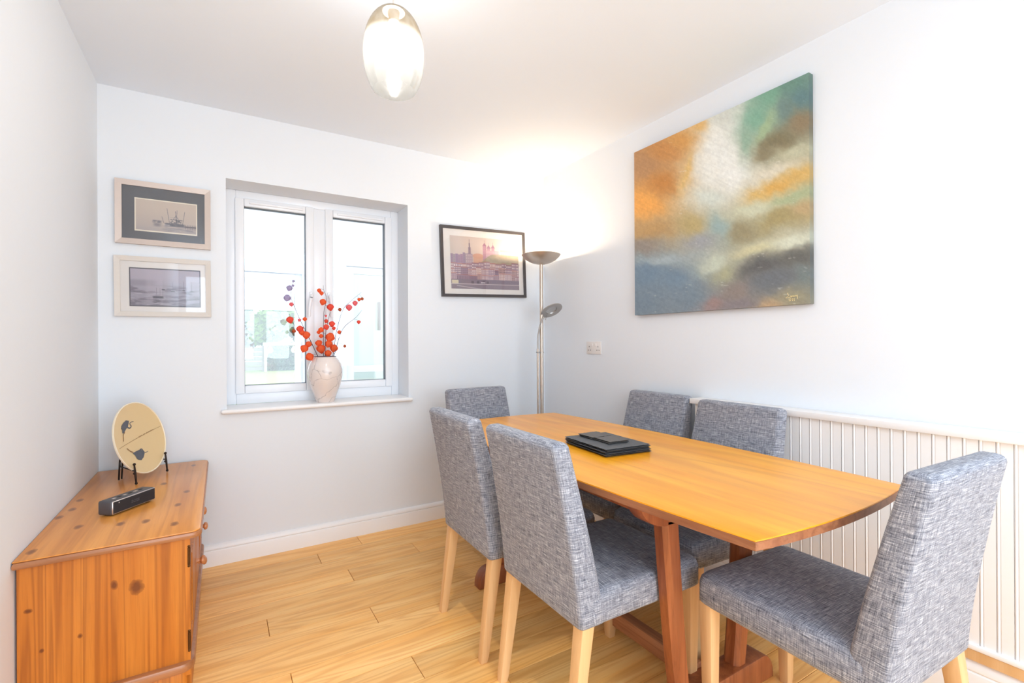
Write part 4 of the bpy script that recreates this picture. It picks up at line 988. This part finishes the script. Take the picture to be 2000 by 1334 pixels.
lathe('bulb', [(0.0, 0.110), (0.014, 0.113), (0.026, 0.128), (0.029, 0.145), (0.024, 0.165), (0.014, 0.190), (0.013, 0.240), (0.0, 0.240)], M['bulb'], pe, 20)
p2 = bpy.data.lights.new('pendant_light', 'POINT'); p2.energy = 22; p2.color = (0.98, 0.95, 0.90); p2.shadow_soft_size = 0.03
po2 = bpy.data.objects.new('pendant_light', p2); COL.objects.link(po2); po2.parent = pe; po2.location = (0, 0, 0.150)

# ------------------------------------------------------------------ vase with lantern branches on the sill
VX, VY, VZ = 0.556, 3.135, WZ0
vp = [(0.0, 0.0), (0.050, 0.0), (0.053, 0.006), (0.066, 0.045), (0.088, 0.105), (0.101, 0.160), (0.102, 0.195), (0.094, 0.232), (0.080, 0.258), (0.067, 0.272), (0.064, 0.278), (0.060, 0.279), (0.059, 0.270), (0.074, 0.245), (0.090, 0.190), (0.080, 0.110), (0.045, 0.012), (0.0, 0.010)]
va = thing('raku_vase', 'smoke-marked white and buff pottery vase on window sill', 'vase', (VX, VY, VZ))
lathe('body', vp, M['raku'], va, 40)
lathe('rim', [(0.0645, 0.2775), (0.0655, 0.281), (0.0615, 0.2825), (0.0590, 0.279)], plain('vase_rim', srgb(104, 92, 100), 0.4), va, 32, closed=True)
S5 = 1/5.337
def zp(zx, zy, dy=0.0):
    """photo close-up position -> point on a vertical plane through the vase"""
    u = 540+zx*S5; v = 540+zy*S5
    d = _F+_R*((u-1000)/935.43)+_U*((667-v)/935.43); t = (VY+dy)/d.y
    return Vector((d.x*t-VX, VY+dy-VY, CH+d.z*t-VZ))
def lantern(parent, c, r, mi, seed):
    rg = random.Random(seed); n, m = 15, 6; vs, fs = [], []
    ax = Vector((rg.uniform(-0.5, 0.5), rg.uniform(-0.5, 0.5), -1)).normalized(); a1 = ax.orthogonal().normalized(); a2 = ax.cross(a1)
    for i in range(m+1):
        s = i/m; rad = r*1.12*math.sin(PI*min(1, s*0.93+0.04))**0.75*(1-0.35*s)
        for k in range(n):
            th = 2*PI*k/n; rr = rad*(1+0.12*math.cos(5*th)); vs.append(c+ax*(s*2-0.9)*r+(a1*math.cos(th)+a2*math.sin(th))*rr)
    for i in range(m):
        for k in range(n): fs.append((i*n+k, i*n+(k+1) % n, (i+1)*n+(k+1) % n, (i+1)*n+k))
    fs += [tuple(range(n))[::-1], tuple(m*n+k for k in range(n))]
    return mesh_obj('lantern', vs, fs, M['phys'][mi], parent, 40)
PXM = 0.000595
BR = [('lantern branch leaning far left over the window pane, tipped lilac', [(455, 880), (420, 810), (340, 640), (250, 460), (185, 310), (150, 200), (172, 60)], 0.0,
       [(177, 50, 13, 3), (172, 95, 14, 3), (135, 120, 30, 3), (112, 222, 36, 3), (155, 290, 22, 2), (140, 452, 36, 1), (182, 568, 20, 4), (240, 455, 17, 2), (295, 443, 22, 0), (245, 545, 36, 1), (262, 580, 30, 0), (310, 610, 40, 0), (335, 705, 32, 0), (290, 750, 40, 0), (345, 835, 42, 0)]),
      ('upright lantern branch rising tallest from the middle of the vase', [(500, 900), (490, 810), (490, 600), (495, 370), (522, 230), (495, 150), (487, 92)], 0.02,
       [(445, 145, 22, 0), (470, 175, 22, 0), (485, 265, 34, 0), (562, 320, 37, 1), (660, 345, 19, 4), (520, 465, 22, 1), (515, 410, 13, 2), (440, 695, 36, 0), (465, 755, 48, 0)]),
      ('short lantern branch with dense orange lanterns at the vase mouth', [(515, 900), (508, 815), (512, 600), (545, 430), (560, 370)], -0.025,
       [(580, 495, 32, 1), (518, 525, 30, 1), (598, 540, 20, 1), (465, 555, 28, 0), (440, 580, 20, 0), (465, 620, 22, 0), (560, 630, 48, 0), (545, 700, 40, 0), (538, 800, 36, 0)]),
      ('lantern branch arching right with pink-red lanterns near its tip', [(570, 890), (595, 800), (620, 600), (685, 365), (760, 270), (885, 165)], 0.01,
       [(757, 322, 34, 2), (820, 278, 28, 2), (862, 240, 20, 0), (893, 232, 18, 4), (655, 580, 22, 0), (600, 745, 42, 0)]),
      ('thin lantern branch leaning low to the right with few lanterns', [(590, 880), (610, 790), (690, 550), (830, 425), (890, 350)], -0.01, [(858, 475, 21, 1), (712, 725, 16, 4)])]
sd_ = 0
for lab, path, dy, lans in BR:
    b = thing('lantern_branch', lab, 'branch', (VX, VY, VZ), group='lantern branches in the vase')
    P = smooth_path([zp(*path[0], 0.0)]+[zp(x, y, dy) for x, y in path[1:]], 5)
    tube('stem', P, [0.0026-0.0019*i/(len(P)-1) for i in range(len(P))], M['twig'], b, 6)
    for x, y, r, mi in lans:
        sd_ += 1; c = zp(x, y, dy-0.012+0.02*random.random()); near = min(P, key=lambda p: (p-c).length)
        o = lantern(b, c, r*PXM, mi, sd_)
        tube('stalk', [near, (near+c)/2+Vector((0, 0, 0.006)), c+Vector((0, 0, r*PXM*0.8))], 0.0007, M['twig'], o, 5)
